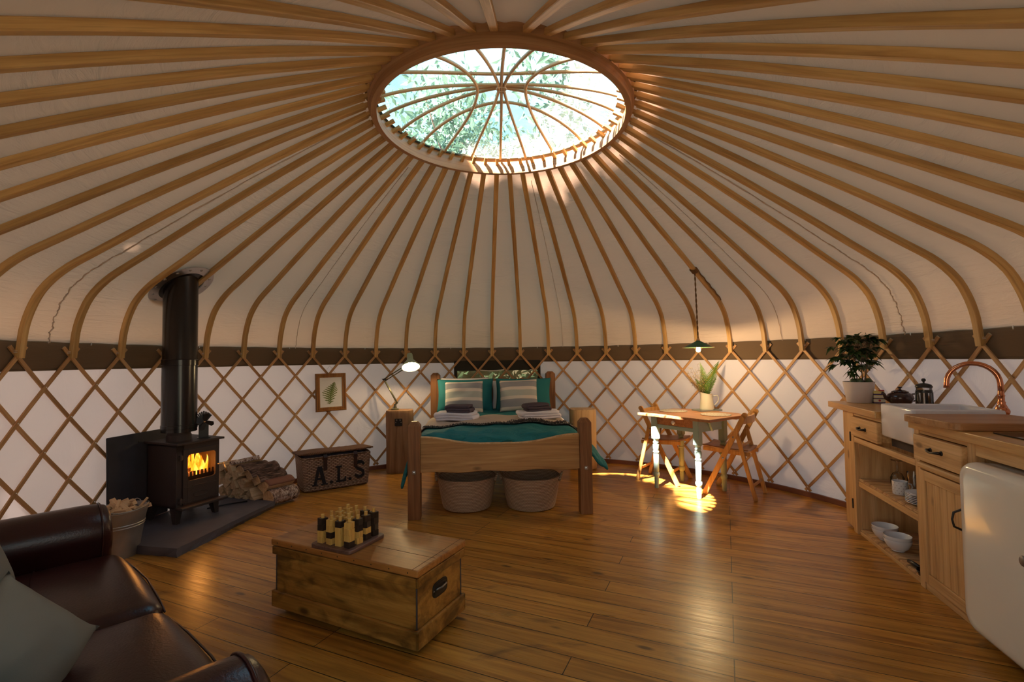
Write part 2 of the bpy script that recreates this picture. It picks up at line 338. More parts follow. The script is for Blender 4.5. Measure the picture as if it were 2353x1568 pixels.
# ---------------------------------------------------------------- mesh helpers
class MB:
    def __init__(s): s.bm = bmesh.new(); s.uv = s.bm.loops.layers.uv.new('UVMap')
    def faces(s, vs, fs, X=None, uvs=None):
        V = [s.bm.verts.new(X @ Vector(v) if X is not None else v) for v in vs]
        out = []
        for f in fs:
            try: q = s.bm.faces.new([V[i] for i in f])
            except ValueError: continue
            if uvs is not None:
                for lp, i in zip(q.loops, f): lp[s.uv].uv = uvs[i] if not isinstance(uvs, dict) else uvs[(tuple(f), i)]
            out.append(q)
        return V
    def box(s, c, d, X=None, R=None, bev=0):
        """box centred at c with size d"""
        t = Matrix.Translation(c) @ (R.to_4x4() if R is not None else Matrix())
        if X is not None: t = X @ t
        b = bev
        if b <= 0:
            vs = [(x * d[0] / 2, y * d[1] / 2, z * d[2] / 2) for x in (-1, 1) for y in (-1, 1) for z in (-1, 1)]
            s.faces(vs, [(0, 1, 3, 2), (4, 6, 7, 5), (0, 4, 5, 1), (2, 3, 7, 6), (0, 2, 6, 4), (1, 5, 7, 3)], t)
        else:
            tb = bmesh.new(); bmesh.ops.create_cube(tb, size=1); bmesh.ops.scale(tb, vec=d, verts=tb.verts)
            b = min(b, min(d) * .45)
            bmesh.ops.bevel(tb, geom=tb.edges[:], offset=b, segments=2, affect='EDGES')
            tb.verts.ensure_lookup_table(); tb.verts.index_update()
            s.faces([v.co[:] for v in tb.verts], [[v.index for v in f.verts] for f in tb.faces], t); tb.free()
        return s
    def box2(s, a, b, bev=0, X=None):
        return s.box([(p + q) / 2 for p, q in zip(a, b)], [abs(q - p) for p, q in zip(a, b)], X, None, bev)
    def beam(s, p, q, w, h, up=(0, 0, 1), bev=0, X=None):
        p, q = Vector(p), Vector(q); d = q - p; L = d.length; y = d.normalized(); u = Vector(up)
        x = y.cross(u).normalized(); z = x.cross(y)
        R = Matrix((x, y, z)).transposed()
        return s.box((p + q) / 2, (w, L, h), X, R, bev)
    def lathe(s, prof, c=(0, 0, 0), n=32, X=None, R=None, cap=True, sq=None):
        vs, fs, uv = [], [], []
        t = Matrix.Translation(c) @ (R.to_4x4() if R is not None else Matrix())
        if X is not None: t = X @ t
        ln = [0]
        for a, b in zip(prof, prof[1:]): ln.append(ln[-1] + sqrt((a[0] - b[0])**2 + (a[1] - b[1])**2))
        ring = []
        V = []
        for k, (r, z) in enumerate(prof):
            if r < 1e-6: V.append([s.bm.verts.new(t @ Vector((0, 0, z)))])
            else: V.append([s.bm.verts.new(t @ Vector((r * cos(2 * pi * i / n), r * sin(2 * pi * i / n), z))) for i in range(n)])
        for k in range(len(prof) - 1):
            A, B = V[k], V[k + 1]
            rr = max(prof[k][0], prof[k + 1][0])
            for i in range(n):
                j = (i + 1) % n
                if len(A) == 1 and len(B) == 1: continue
                if len(A) == 1: f = [A[0], B[j], B[i]][::-1]; u = [(i / n, ln[k]), (i / n, ln[k + 1]), ((i + 1) / n, ln[k + 1])]
                elif len(B) == 1: f = [A[i], A[j], B[0]]; u = [(i / n, ln[k]), ((i + 1) / n, ln[k]), (i / n, ln[k + 1])]
                else: f = [A[i], A[j], B[j], B[i]]; u = [(i / n, ln[k]), ((i + 1) / n, ln[k]), ((i + 1) / n, ln[k + 1]), (i / n, ln[k + 1])]
                try: q = s.bm.faces.new(f)
                except ValueError: continue
                for lp, uu in zip(q.loops, u): lp[s.uv].uv = uu
        if cap:
            for k, rev in ((0, True), (-1, False)):
                if len(V[k]) > 2:
                    try: s.bm.faces.new(V[k][::-1] if rev else V[k])
                    except ValueError: pass
        return s
    def cyl(s, c, r, h, n=24, X=None, R=None, r2=None):
        return s.lathe([(r, 0), (r if r2 is None else r2, h)], c, n, X, R)
    def sweep(s, pts, sec, ups=None, closed=False, X=None, caps=True, scale=None):
        """sec = list of (a,b) offsets: a along side vector, b along up"""
        pts = [Vector(p) for p in pts]; n = len(pts); m = len(sec); V = []; L = 0; ul = []
        prev = None
        for i, p in enumerate(pts):
            if closed: t = pts[(i + 1) % n] - pts[i - 1]
            else: t = pts[min(i + 1, n - 1)] - pts[max(i - 1, 0)]
            t = t.normalized() if t.length > 1e-9 else Vector((0, 0, 1))
            if ups is not None: u = Vector(ups[i] if isinstance(ups, list) else ups)
            else:
                u = prev if prev is not None else (Vector((0, 0, 1)) if abs(t.z) < .9 else Vector((0, 1, 0)))
            x = t.cross(u)
            if x.length < 1e-6: x = t.cross(Vector((1, 0, 0)))
            x.normalize(); u = x.cross(t).normalized(); prev = u
            k = scale[i] if scale else 1
            V.append([s.bm.verts.new((X @ (p + x * a * k + u * b * k)) if X is not None else (p + x * a * k + u * b * k)) for a, b in sec])
            if i: L += (pts[i] - pts[i - 1]).length
            ul.append(L)
        per = [0]
        for k in range(m): per.append(per[-1] + sqrt((sec[k][0] - sec[(k + 1) % m][0])**2 + (sec[k][1] - sec[(k + 1) % m][1])**2))
        for i in range(n if closed else n - 1):
            j = (i + 1) % n; u0 = ul[i]; u1 = ul[j] if j else L + (pts[0] - pts[-1]).length
            for k in range(m):
                l = (k + 1) % m
                try: q = s.bm.faces.new([V[i][k], V[i][l], V[j][l], V[j][k]])
                except ValueError: continue
                for lp, uu in zip(q.loops, [(u0, per[k]), (u0, per[k + 1]), (u1, per[k + 1]), (u1, per[k])]): lp[s.uv].uv = uu
        if caps and not closed:
            for vv in (V[0][::-1], V[-1]):
                try: s.bm.faces.new(vv)
                except ValueError: pass
        return s
    def tube(s, pts, r, n=8, closed=False, X=None, scale=None, caps=True):
        return s.sweep(pts, [(r * cos(2 * pi * k / n), r * sin(2 * pi * k / n)) for k in range(n)], None, closed, X, caps, scale)
    def prism(s, poly, z0, z1, X=None, bev=0):
        n = len(poly)
        vs = [(x, y, z0) for x, y in poly] + [(x, y, z1) for x, y in poly]
        fs = [list(range(n))[::-1], list(range(n, 2 * n))] + [(i, (i + 1) % n, n + (i + 1) % n, n + i) for i in range(n)]
        s.faces(vs, fs, X); return s
    def grid(s, fn, nu, nv, X=None, cu=False, cv=False):
        V = [[s.bm.verts.new((X @ Vector(fn(i / nu, j / nv))) if X is not None else fn(i / nu, j / nv)) for j in range(nv if cv else nv + 1)] for i in range(nu if cu else nu + 1)]
        for i in range(nu):
            for j in range(nv):
                a, b = (i + 1) % len(V) if cu else i + 1, (j + 1) % len(V[0]) if cv else j + 1
                try: q = s.bm.faces.new([V[i][j], V[a][j], V[a][b], V[i][b]])
                except ValueError: continue
                for lp, uu in zip(q.loops, [(i / nu, j / nv), ((i + 1) / nu, j / nv), ((i + 1) / nu, (j + 1) / nv), (i / nu, (j + 1) / nv)]): lp[s.uv].uv = uu
        return s
    def build(s, name, mat, parent=None, smooth=False, sub=0, bev=0, solid=0, weld=0, loc=None, rot=None, auto=None, soff=0):
        if weld: bmesh.ops.remove_doubles(s.bm, verts=s.bm.verts, dist=weld)
        if not solid: bmesh.ops.recalc_face_normals(s.bm, faces=s.bm.faces)
        me = bpy.data.meshes.new(name); s.bm.to_mesh(me); s.bm.free()
        if isinstance(mat, (list, tuple)):
            for q in mat: me.materials.append(MATS[q])
        else: me.materials.append(MATS[mat])
        if smooth or sub: me.shade_smooth()
        o = bpy.data.objects.new(name, me); COL.objects.link(o)
        if parent is not None: o.parent = parent
        if loc is not None: o.location = loc
        if rot is not None: o.rotation_euler = rot
        if solid: md = o.modifiers.new('solid', 'SOLIDIFY'); md.thickness = solid; md.offset = soff
        if bev: md = o.modifiers.new('bevel', 'BEVEL'); md.width = bev; md.segments = 2; md.limit_method = 'ANGLE'
        if sub: md = o.modifiers.new('sub', 'SUBSURF'); md.levels = sub; md.render_levels = sub
        if smooth and auto:
            try: me.set_sharp_from_angle(angle=radians(auto))
            except Exception: pass
        return o
def thing(name, label, cat, loc=(0, 0, 0), rz=0, group=None, rot=None):
    o = bpy.data.objects.new(name, None); COL.objects.link(o); o.empty_display_size = .05
    o.location = loc; o.rotation_euler = rot if rot else (0, 0, rz); o['label'] = label; o['category'] = cat
    if group: o['group'] = group
    return o
def tag(o, label, cat, group=None, kind=None):
    if label: o['label'] = label
    if cat: o['category'] = cat
    if group: o['group'] = group
    if kind: o['kind'] = kind
    return o
def struct(o, label=None): o['kind'] = 'structure'; (o.__setitem__('label', label) if label else None); return o
def copy_tree(o, parent=None, label=None, kids=None):
    c = o.copy(); COL.objects.link(c)
    if parent is not None: c.parent = parent
    if label: c['label'] = label
    for ch in [q for q in bpy.data.objects if q.parent == o] if kids is None else kids: copy_tree(ch, c)
    return c
def euler(x=0, y=0, z=0):
    from mathutils import Euler
    return Euler((radians(x), radians(y), radians(z))).to_matrix()
ORD = 'first second third fourth fifth sixth seventh eighth ninth tenth eleventh twelfth thirteenth fourteenth fifteenth sixteenth seventeenth eighteenth nineteenth twentieth twenty-first twenty-second twenty-third twenty-fourth twenty-fifth twenty-sixth twenty-seventh twenty-eighth twenty-ninth'.split()
# ================================================================ THE YURT
DOOR = .285                      # half angle of the doorway behind the camera
WIN0, WIN1 = -.226, .131         # window opening, angles from the yurt's centre
def prof_at(r):                  # pole centre line: radius -> height
    pass
PROF = [(3.005, 1.345), (2.995, 1.44), (2.985, 1.52), (2.965, 1.60), (2.935, 1.68), (2.89, 1.765), (2.82, 1.845), (2.73, 1.918), (2.62, 1.985), (2.45, 2.085), (2.2, 2.235), (1.9, 2.408), (1.55, 2.605), (1.2, 2.79), (.90, 2.945)]
def smooth_prof(P, k=3):
    out = []
    for i in range(len(P) - 1):
        p0, p1, p2, p3 = P[max(i - 1, 0)], P[i], P[i + 1], P[min(i + 2, len(P) - 1)]
        for j in range(k):
            t = j / k
            out.append(tuple(.5 * (2 * p1[a] + (p2[a] - p0[a]) * t + (2 * p0[a] - 5 * p1[a] + 4 * p2[a] - p3[a]) * t * t + (3 * p1[a] - p0[a] - 3 * p2[a] + p3[a]) * t**3) for a in (0, 1)))
    out.append(P[-1]); return out
SP = smooth_prof(PROF, 2)
def offs(P, d):
    out = []
    for i, (r, z) in enumerate(P):
        a, b = P[max(i - 1, 0)], P[min(i + 1, len(P) - 1)]
        tr, tz = b[0] - a[0], b[1] - a[1]; l = sqrt(tr * tr + tz * tz)
        out.append((r + tz / l * d, z - tr / l * d))
    return out
# floor
m = MB(); m.lathe([(0, -.04), (3.12, -.04), (3.12, 0), (0, 0)], (CX, CY, 0), 96, cap=False)
struct(m.build('floor', 'floor_boards'), 'worn orange-brown pine floorboards laid across the round yurt')
m = MB(); m.lathe([(0, -.30), (40, -.30)], (CX, CY, 0), 48, cap=False); struct(m.build('ground', 'grass_outside'), 'grass outside the yurt')
# wall canvas: a full ring but for the doorway and the window
RC = RW + .022
def arc_wall(m, a0, a1, z0, z1, r, n):
    m.grid(lambda u, v: az(a0 + (a1 - a0) * u, r, z0 + (z1 - z0) * v), n, max(1, int((z1 - z0) / .12)))
m = MB()
arc_wall(m, -pi + DOOR, WIN0, -.01, 1.46, RC, 110); arc_wall(m, WIN1, pi - DOOR, -.01, 1.46, RC, 110)
arc_wall(m, WIN0, WIN1, -.01, .30, RC, 12); arc_wall(m, WIN0, WIN1, 1.27, 1.46, RC, 12)
struct(m.build('wall_round', 'wall_canvas', smooth=True, weld=.0005), 'white canvas wall behind the wooden lattice')
# brown band
m = MB()
arc_wall(m, -pi + DOOR, pi - DOOR, 1.262, 1.457, RC - .004, 220)
for z in (1.268, 1.276, 1.449): m.tube([az(-pi + DOOR + (2 * pi - 2 * DOOR) * i / 220, RC - .005, z) for i in range(221)], .0012, 4)
struct(m.build('trim_1', 'band_canvas', smooth=True), 'brown canvas band around the top of the wall')
# skirting
m = MB(); m.sweep([az(-pi + DOOR + (2 * pi - 2 * DOOR) * i / 160, RW + .004, .022) for i in range(161)], [(-.011, -.024), (.011, -.024), (.011, .024), (-.011, .024)], (0, 0, 1))
struct(m.build('baseboard_round', 'trim_brown'), 'low reddish brown skirting round the floor edge')
# window behind the bed
m = MB(); arc_wall(m, WIN0 - .004, WIN1 + .004, 1.155, 1.285, RC - .0065, 16)
m.sweep([az(WIN0, RC - .006, 1.28), az(WIN0, RC - .006, .29)], [(-.02, -.002), (.02, -.002), (.02, .002), (-.02, .002)], tuple(az(WIN0, 1, 0) - Vector((CX, CY, 0))))
m.sweep([az(WIN1, RC - .006, 1.28), az(WIN1, RC - .006, .29)], [(-.02, -.002), (.02, -.002), (.02, .002), (-.02, .002)], tuple(az(WIN1, 1, 0) - Vector((CX, CY, 0))))
wf = struct(m.build('window_1', 'dark_flap', smooth=False), 'dark framed clear plastic window low in the wall behind the bed')
m = MB(); m.grid(lambda u, v: az(WIN0 + (WIN1 - WIN0) * u, RC + .004 + .006 * sin(u * 23 + v * 5), .29 + .87 * v), 30, 14); m.build('window_sheet', 'window_vinyl', wf, smooth=True)
m = MB(); m.tube([az(WIN0 + (WIN1 - WIN0) * (.28 + .30 * i / 12), RC - .02, 1.163 - .012 * sin(pi * i / 12)) for i in range(13)], .007, 6); m.tube([az(WIN0 + (WIN1 - WIN0) * (.89 + .07 * i / 4), RC - .02, 1.158 + .004 * i / 4) for i in range(5)], .006, 6)
m.build('rolled_edge', 'white_cord', wf)
# roof canvas
OP = offs(SP, .019)
OP = [(OP[0][0], 1.45)] + [p for p in OP if p[1] > 1.455 and p[0] > .9] + [(.905, 2.99), (.895, 3.045)]
m = MB()
def roofpt(u, v, a0, a1, P):
    k = v * (len(P) - 1); i = min(int(k), len(P) - 2); t = k - i
    r = P[i][0] * (1 - t) + P[i + 1][0] * t; z = P[i][1] * (1 - t) + P[i + 1][1] * t; a = a0 + (a1 - a0) * u
    f = (a - PH0) / DPH; sag = abs(sin(pi * f))          # cloth bellies slightly outwards between the poles
    return az(a, r + .006 * sag * (.3 if z < 1.6 else 1), z + .006 * sag)
m.grid(lambda u, v: roofpt(u, v, -pi + DOOR, pi - DOOR, OP), 384, len(OP) - 1)
OD = [p for p in OP if p[1] > 1.74]
m.grid(lambda u, v: roofpt(u, v, pi - DOOR, pi + DOOR, OD), 36, len(OD) - 1)
roof = struct(m.build('ceiling', 'roof_canvas', smooth=True), 'cream canvas roof stretched over the poles')
def seam(i, r, amp, seed, r1=.95):
    rnd = random.Random(seed); P = [p for p in OP if p[0] > r1]; pts = []; a = PH0 + DPH * i; ph = rnd.random() * 6
    n = 150
    for k in range(n + 1):
        q = k / n * (len(P) - 1); j = min(int(q), len(P) - 2); t = q - j
        rr = P[j][0] * (1 - t) + P[j + 1][0] * t; z = P[j][1] * (1 - t) + P[j + 1][1] * t
        am = amp * (1 - .85 * k / n)
        pts.append(az(a + am * (sin(k * .42 + ph) + .7 * sin(k * .93) + .4 * sin(k * 2.1)) / max(rr, .5), rr - .004, z - .004))
    m = MB(); m.tube(pts, r, 6, scale=[.7 + .6 * rnd.random() for _ in pts]); return m
seam(.55, .0042, .007, 1).build('roof_seam', 'roof_canvas', roof, smooth=True)
seam(25.45, .0045, .006, 2).build('roof_seam', 'roof_canvas', roof, smooth=True)
for i in (6.5, 15.5, 22.45): seam(i, .0028, .002, int(i)).build('roof_seam', 'roof_canvas', roof, smooth=True)
# doorway frame behind the camera
m = MB()
for s in (-1, 1):
    p = az(pi + s * (DOOR + .012), RW, 0); m.beam(p + Vector((0, 0, 0)), p + Vector((0, 0, 1.74)), .07, .09, (1, 0, 0), .004)
p, q = az(pi - DOOR - .02, RW - .0, 1.77), az(pi + DOOR + .02, RW - .0, 1.77); m.beam(p, q, .09, .07, (0, 0, 1), .004)
struct(m.build('door_1', 'pine'), 'open doorway frame in the lattice wall')

# ---------------------------------------------------------------- crown
RB, RT = .86, .90
crown = thing('crown_wheel', 'round steamed wooden crown ring with bent rods at the top of the roof', 'roof crown', (CX, CY, 2.89))
m = MB()   # lower hoop
m.lathe([(RB - .036, 0), (RB, 0), (RB + .004, .045), (RB + .02, .05), (RB + .02, .13), (RB - .004, .135), (RB - .036, .05), (RB - .036, 0)], (0, 0, 0), 128, cap=False)

for f in m.bm.faces:
    for lp in f.loops: lp[m.uv].uv = (lp[m.uv].uv[0] * 5.4, lp[m.uv].uv[1])
m.build('ring', 'crown_wood', crown, smooth=True, auto=40, weld=.0001)
for a in (pi + .19, -1.9):
    m = MB(); m.box(((RB - .045) * sin(a), (RB - .045) * cos(a), .10), (.055, .04, .09), R=euler(0, 0, -math.degrees(a))); m.build('splice_block', 'crown_wood', crown)
m = MB()   # dark cloth edge around the top of the ring
m.lathe([(RB - .028, .134), (RB - .012, .15), (RB + .044, .152), (RB + .044, .146), (RB + .02, .130)], (0, 0, 0), 96, cap=False); m.build('cloth_edge', 'band_canvas', crown, smooth=True)
def dome(x, y): return .125 + .145 * max(0, 1 - (x * x + y * y) / (.83**2))**.8
def rod(a0, a1, off, swap):
    """bent rod from the rim at angle a0 (near or left) to a1 (far or right), passing off from the hub"""
    R_ = .828; pts = []
    if not swap: A, B, Md = (R_ * sin(radians(a0)), -R_ * cos(radians(a0))), (R_ * sin(radians(a1)), R_ * cos(radians(a1))), (off, 0)
    else: A, B, Md = (-R_ * cos(radians(a0)), -R_ * sin(radians(a0))), (R_ * cos(radians(a1)), -R_ * sin(radians(a1))), (0, -off)
    pw_ = 1.75 if abs(off) > .1 else 1.35
    for i in range(41):
        t = -1 + 2 * i / 40; e = abs(t); E = A if t < 0 else B
        if not swap: X, Y = Md[0] + (E[0] - Md[0]) * e**pw_, E[1] * e
        else: X, Y = E[0] * e, Md[1] + (E[1] - Md[1]) * e**pw_
        pts.append((X, Y, dome(X, Y) + (.012 if swap else 0) * (1 - e)))
    m = MB(); m.tube(pts, .0115, 8); return m
for a0, a1, off in ((-41, -36, -.165), (-17, -19, -.016), (4, -2, 0), (25, 13, .016), (48, 30, .165)): rod(a0, a1, off, 0).build('bent_rod', 'rod_wood', crown, smooth=True)
for a0, a1, off in ((29, 27, .150), (10, 7, .018), (-5, -6, 0), (-22, -22, -.018), (-39, -40, -.19)): rod(a0, a1, off, 1).build('bent_rod', 'rod_wood', crown, smooth=True)
for z in (.262, .285):
    m = MB(); m.tube([(.036 * cos(2 * pi * i / 16), .026 * sin(2 * pi * i / 16), z) for i in range(16)], .004, 6, closed=True); m.build('cord_lashing', 'white_cord', crown)
for sx in (-1, 1):
    for sy in (-1, 1):
        m = MB(); m.tube([(sx * .19 + .014 * cos(2 * pi * i / 10), sy * .19 + .014 * sin(2 * pi * i / 10), dome(.19, .19) + .004) for i in range(10)], .003, 5, closed=True); m.build('cord_lashing', 'white_cord', crown)
# clear cover
m = MB()
def cov(u, v):
    r = .935 * u; a = 2 * pi * v; x, y = r * cos(a), r * sin(a)
    wr = .012 * sin(9 * x + 4 * y) * sin(7 * y - 5 * x) + .006 * sin(23 * x + 17 * y)
    return (x, y, (dome(x, y) + .022 + .012 * u**6 + wr * min(1, (1 - u) * 4)))
m.grid(cov, 30, 96, cv=True)
cv = m.build('window_2', 'clear_vinyl', smooth=True, weld=.0001, loc=(CX, CY, 2.89)); struct(cv, 'crinkled clear plastic cover over the roof crown')

# ---------------------------------------------------------------- roof poles
def pole_mesh(door=False):
    P = [p for p in SP if (not door or p[1] > 1.72)]
    pts = [(0, r, z) for r, z in P]
    ups = [(0, tz, -tr) for (r, z), (tr, tz) in zip(P, [(P[min(i + 1, len(P) - 1)][0] - P[max(i - 1, 0)][0], P[min(i + 1, len(P) - 1)][1] - P[max(i - 1, 0)][1]) for i in range(len(P))])]
    c = .003; W, H = .0205, .016
    sec = [(-W + c, -H), (W - c, -H), (W, -H + c), (W, H - c), (W - c, H), (-W + c, H), (-W, H - c), (-W, -H + c)]
    m = MB(); m.sweep(pts, sec, ups)
    # square tenon that pokes through the crown ring
    m.sweep([(0, .915, 2.938), (0, .885, 2.954), (0, .775, 3.004)], [(-.0125, -.011), (.0125, -.011), (.0125, .011), (-.0125, .011)], (0, .42, .9))
    return m
def centre_empty_rot(a): return -a
names = {}
first = None; firstd = None
NP = 51
for i in range(-12, NP - 12):
    a = PH0 + DPH * i; aa = (a + pi) % (2 * pi) - pi
    isdoor = abs(abs(aa) - pi) < DOOR + .02
    if isdoor:
        if firstd is None: o = firstd = pole_mesh(True).build('roof_pole', 'ash', smooth=True, auto=30)
        else: o = firstd.copy(); COL.objects.link(o)
    else:
        if first is None: o = first = pole_mesh().build('roof_pole', 'ash', smooth=True, auto=30)
        else: o = first.copy(); COL.objects.link(o)
    o.location = (CX, CY, 0); o.rotation_euler = (0, 0, -a)
    names[i] = o
    if 0 <= i <= 27:
        n = i + 1
        lab = {3: 'curved roof pole that passes behind the black flue pipe', 9: 'curved roof pole standing behind the reading lamp', 12: 'roof pole dropping behind the left half of the bed headboard', 21: 'curved roof pole with the pendant lamp rope knotted round it', 24: 'curved roof pole ending behind the leafy potted plant', 20: 'curved roof pole whose foot ends behind the green pendant lampshade', 25: 'curved roof pole just right of the leafy potted plant', 27: 'curved roof pole partly cut by the right edge, above the copper tap'}.get(i)
        if not lab: lab = 'curved ash roof pole, its foot %s from the left along the brown band' % ORD[n - 1]
    elif i < 0: lab = 'overhead roof pole on the left, %s above those whose feet show' % ORD[-i - 1]
    else: lab = 'overhead roof pole on the right, %s above those whose feet show' % ORD[i - 28]
    tag(o, lab, 'roof pole', 'curved roof poles')

# ---------------------------------------------------------------- lattice wall
ZT = 1.363; DZ = .212
def lath(i, s, layer, nseg=14, over=.26, under=.16, t1=6):
    """s=+1: going down the lath moves to higher index"""
    r = RW + (.0075 if layer else -.0055); pts = []; ups = []
    T0, T1 = -over, t1 + under
    lo_, hi_ = -9.82, 36.98          # nothing crosses the doorway
    if s > 0: T0 = max(T0, 2 * (lo_ - i)); T1 = min(T1, 2 * (hi_ - i))
    else: T0 = max(T0, 2 * (i - hi_)); T1 = min(T1, 2 * (i - lo_))
    if T1 - T0 < .3: return None
    for k in range(nseg + 1):
        t = T0 + (T1 - T0) * k / nseg
        a = PH0 + DPH * (i + s * t / 2); pts.append(az(a, r, ZT - DZ * t)); ups.append((sin(a), cos(a), 0))
    W, H = .0135, .0055; c = .002
    m = MB(); m.sweep(pts, [(-W + c, -H), (W - c, -H), (W, 0), (W - c, H), (-W + c, H), (-W, 0)], ups); return m
pan = [thing('trellis_panel', 'wooden trellis wall section left of the bed, behind the stove', 'trellis', az(-1.0, RW, 0), 0, 'lattice wall sections'),
       thing('trellis_panel', 'wooden trellis wall section right of the bed, behind the dining table', 'trellis', az(1.0, RW, 0), 0, 'lattice wall sections')]
lo, hi = PH0, 0
knots = [MB(), MB()]; knn = [0, 0]
for pi_, (i0, i1) in enumerate(((-10, 13), (14, 37))):
    P = pan[pi_]; Pl = P.location
    for i in range(i0 - 3, i1 + 4):
        for s in (1, -1):
            # clip to the range of the panel
            e = i + 3 * s
            if i < i0 - 3 or i > i1 + 3 or e < i0 - 3 or e > i1 + 3: continue
            if not (i0 <= i <= i1) and not (i0 <= e <= i1): continue
            if pi_ == 0 and max(i, e) > 13.6: continue
            if pi_ == 1 and min(i, e) < 13.4: continue
            layer = (s == 1) if pi_ == 0 else (s == -1)
            lm_ = lath(i, s, layer)
            if lm_ is None: continue
            o = lm_.build('lath', 'lath_wood', P, smooth=True, auto=30); o.location = (-Pl[0], -Pl[1], -Pl[2])
# the two sections lap behind the bed: laths that cross the joint
for i in (11, 12, 13):
    o = lath(i, 1, True).build('lath', 'lath_wood', pan[0]); o.location = -Vector(pan[0].location)
for i in (14, 15, 16):
    o = lath(i, -1, True).build('lath', 'lath_wood', pan[1]); o.location = -Vector(pan[1].location)
for i in range(-10, 38):
    for t in range(7):
        if t % 2 and i == 37: continue
        a = PH0 + DPH * (i + (.5 if t % 2 else 0)); p = az(a, RW - .013, ZT - DZ * t); Kk = knots[0 if i < 13.5 else 1]
        if abs(((a + pi) % (2 * pi)) - pi) > pi - DOOR - .03: continue
        Kk.lathe([(0, -.0022), (.0038, -.002), (.0045, .001), (.002, .003), (0, .0032)], p + Vector((.002, 0, .002)), 8, R=Vector((-sin(a), -cos(a), 0)).to_track_quat('Z', 'Y').to_matrix(), cap=False)
        if t == 0:   # cord ties holding the pole foot
            q = az(a, RW - .004, ZT + .022)
            for dz in (0, .009): Kk.tube([q + Vector((cos(a) * .026 * cos(2 * pi * k / 12), -sin(a) * .026 * cos(2 * pi * k / 12), dz + .006 * cos(2 * pi * k / 12))) + Vector((-sin(a), -cos(a), 0)) * .020 * sin(2 * pi * k / 12) for k in range(12)], .0016, 5, closed=True)
for k in (0, 1):
    o = knots[k].build('cord_knots', 'white_cord', pan[k]); o.location = -Vector(pan[k].location); o['kind'] = 'stuff'
# little white hooks under the roof edge
hk = None
for n_, i in enumerate((1.42, 4.0 - .12, 6.33, 8.66, 11.55, 14.6, 17.4, 20.3, 23.05, 25.55, 27.55)):
    a = PH0 + DPH * i
    m = MB(); m.tube([(0, 0, .010), (0, -.004, .014), (0, -.010, .010), (0, -.011, 0), (0, -.008, -.010)], .0032, 6)
    o = m.build('wall_hook', 'white_cord', smooth=True, loc=az(a, RC - .006, 1.448), rot=(0, 0, -a))
    tag(o, 'tiny white plastic hook at the roof edge, %s from the left' % ORD[n_], 'hook', 'white hooks along the roof edge')

# ---------------------------------------------------------------- outside: trees
def leaves(n, fn, size, seed):
    rnd = random.Random(seed); m = MB()
    for _ in range(n):
        p = fn(rnd)
        if p is None: continue
        d = Vector((rnd.gauss(0, 1), rnd.gauss(0, 1), rnd.gauss(0, 1))).normalized(); e = d.orthogonal().normalized(); e = (e * cos(rnd.random() * 6) + d.cross(e) * sin(rnd.random() * 6)).normalized(); g = d.cross(e)
        s = size * (.6 + .8 * rnd.random())
        m.faces([p - e * s, p + g * s * .42 + d * s * .1, p + e * s, p - g * s * .42 + d * s * .1], [(0, 1, 2, 3)])
    return m
def tree(x, y, h, r, n, label, seed, size=.10, zc=.62, flat=1.0):
    rnd = random.Random(seed)
    t = thing('tree', label, 'tree', (x, y, -.3), 0, 'trees outside the yurt')
    m = MB(); m.tube([(.0, 0, 0), (.1, .05, h * .3), (-.05, 0, h * .6), (.05, .1, h * .9)], .13, 8, scale=[1.2, 1, .7, .25])
    blobs = [(rnd.gauss(0, r * .45), rnd.gauss(0, r * .45), h * zc + rnd.uniform(-.3, .38) * h, r * rnd.uniform(.3, .5)) for _ in range(26)]
    for b in blobs[:10]: m.tube([(0, 0, b[2] * .7), (b[0] * .5, b[1] * .5, b[2] * .88), (b[0], b[1], b[2])], .035, 5, scale=[1, .7, .3])
    m.build('trunk', 'bark_dark', t, smooth=True)
    def f(q):
        b = blobs[q.randrange(len(blobs))]; v = Vector((q.gauss(0, 1), q.gauss(0, 1), q.gauss(0, 1))).normalized() * b[3] * q.random()**.4
        return Vector((b[0], b[1], b[2])) + v
    leaves(n, f, size, seed).build('foliage', 'tree_leaf', t)
tree(-1.2, 11.5, 8.4, 2.5, 6500, 'tall leafy tree seen through the lower middle of the crown', 3)
tree(-6.6, 12.6, 9.4, 2.5, 4200, 'leafy tree seen through the left side of the crown', 4)
tree(3.6, 13.6, 7.9, 2.0, 2600, 'smaller leafy tree seen through the lower right of the crown', 5)
# unseen tree, leaves laid out to shade all but a crescent of sun
t = thing('tree', 'unseen tree between the sun and the yurt, its foliage shaped to shade the roof, behind the camera', 'tree', (-4.6, -2.6, -.3), 0, 'trees outside the yurt')
m = MB(); m.tube([(0, 0, 0), (.1, .1, 3), (.3, .4, 6), (1.2, 1.5, 8.6), (2.4, 2.8, 9.3)], .18, 8, scale=[1.2, 1, .75, .45, .2])
m.tube([(.3, .4, 6), (-.8, -.2, 7.6), (-1.4, .3, 8.8)], .08, 6); m.build('trunk', 'bark_dark', t, smooth=True)
def shade(q, R, gap=True):
    z = 9.3 + q.gauss(0, .3); r = R * sqrt(q.random()); th = q.random() * 2 * pi
    X, Y = (1.053 + r * cos(th), 4.658 + r * sin(th)) if gap else (.75 + r * cos(th), 4.2 + r * sin(th))
    dx, dy = X - 1.053, Y - 4.658; rho = sqrt(dx * dx + dy * dy); an = math.degrees(atan2(dy, dx))
    lim = .62 if gap else 1.12
    if -48 < an < 118 and lim > rho >= 0 and not gap: return None
    if gap and ((-52 < an < 62 and rho > .50) or (62 <= an < 114 and rho > .70)): return None
    if not gap and rho < 1.0: return None
    return Vector((X - SUND[0] * z + 4.6, Y - SUND[1] * z + 2.6, z + .3))
def shade2(q): return shade(q, 4.3, False)
def shade1(q): return shade(q, 1.15, True)
fo = leaves(7500, shade1, .11, 11)
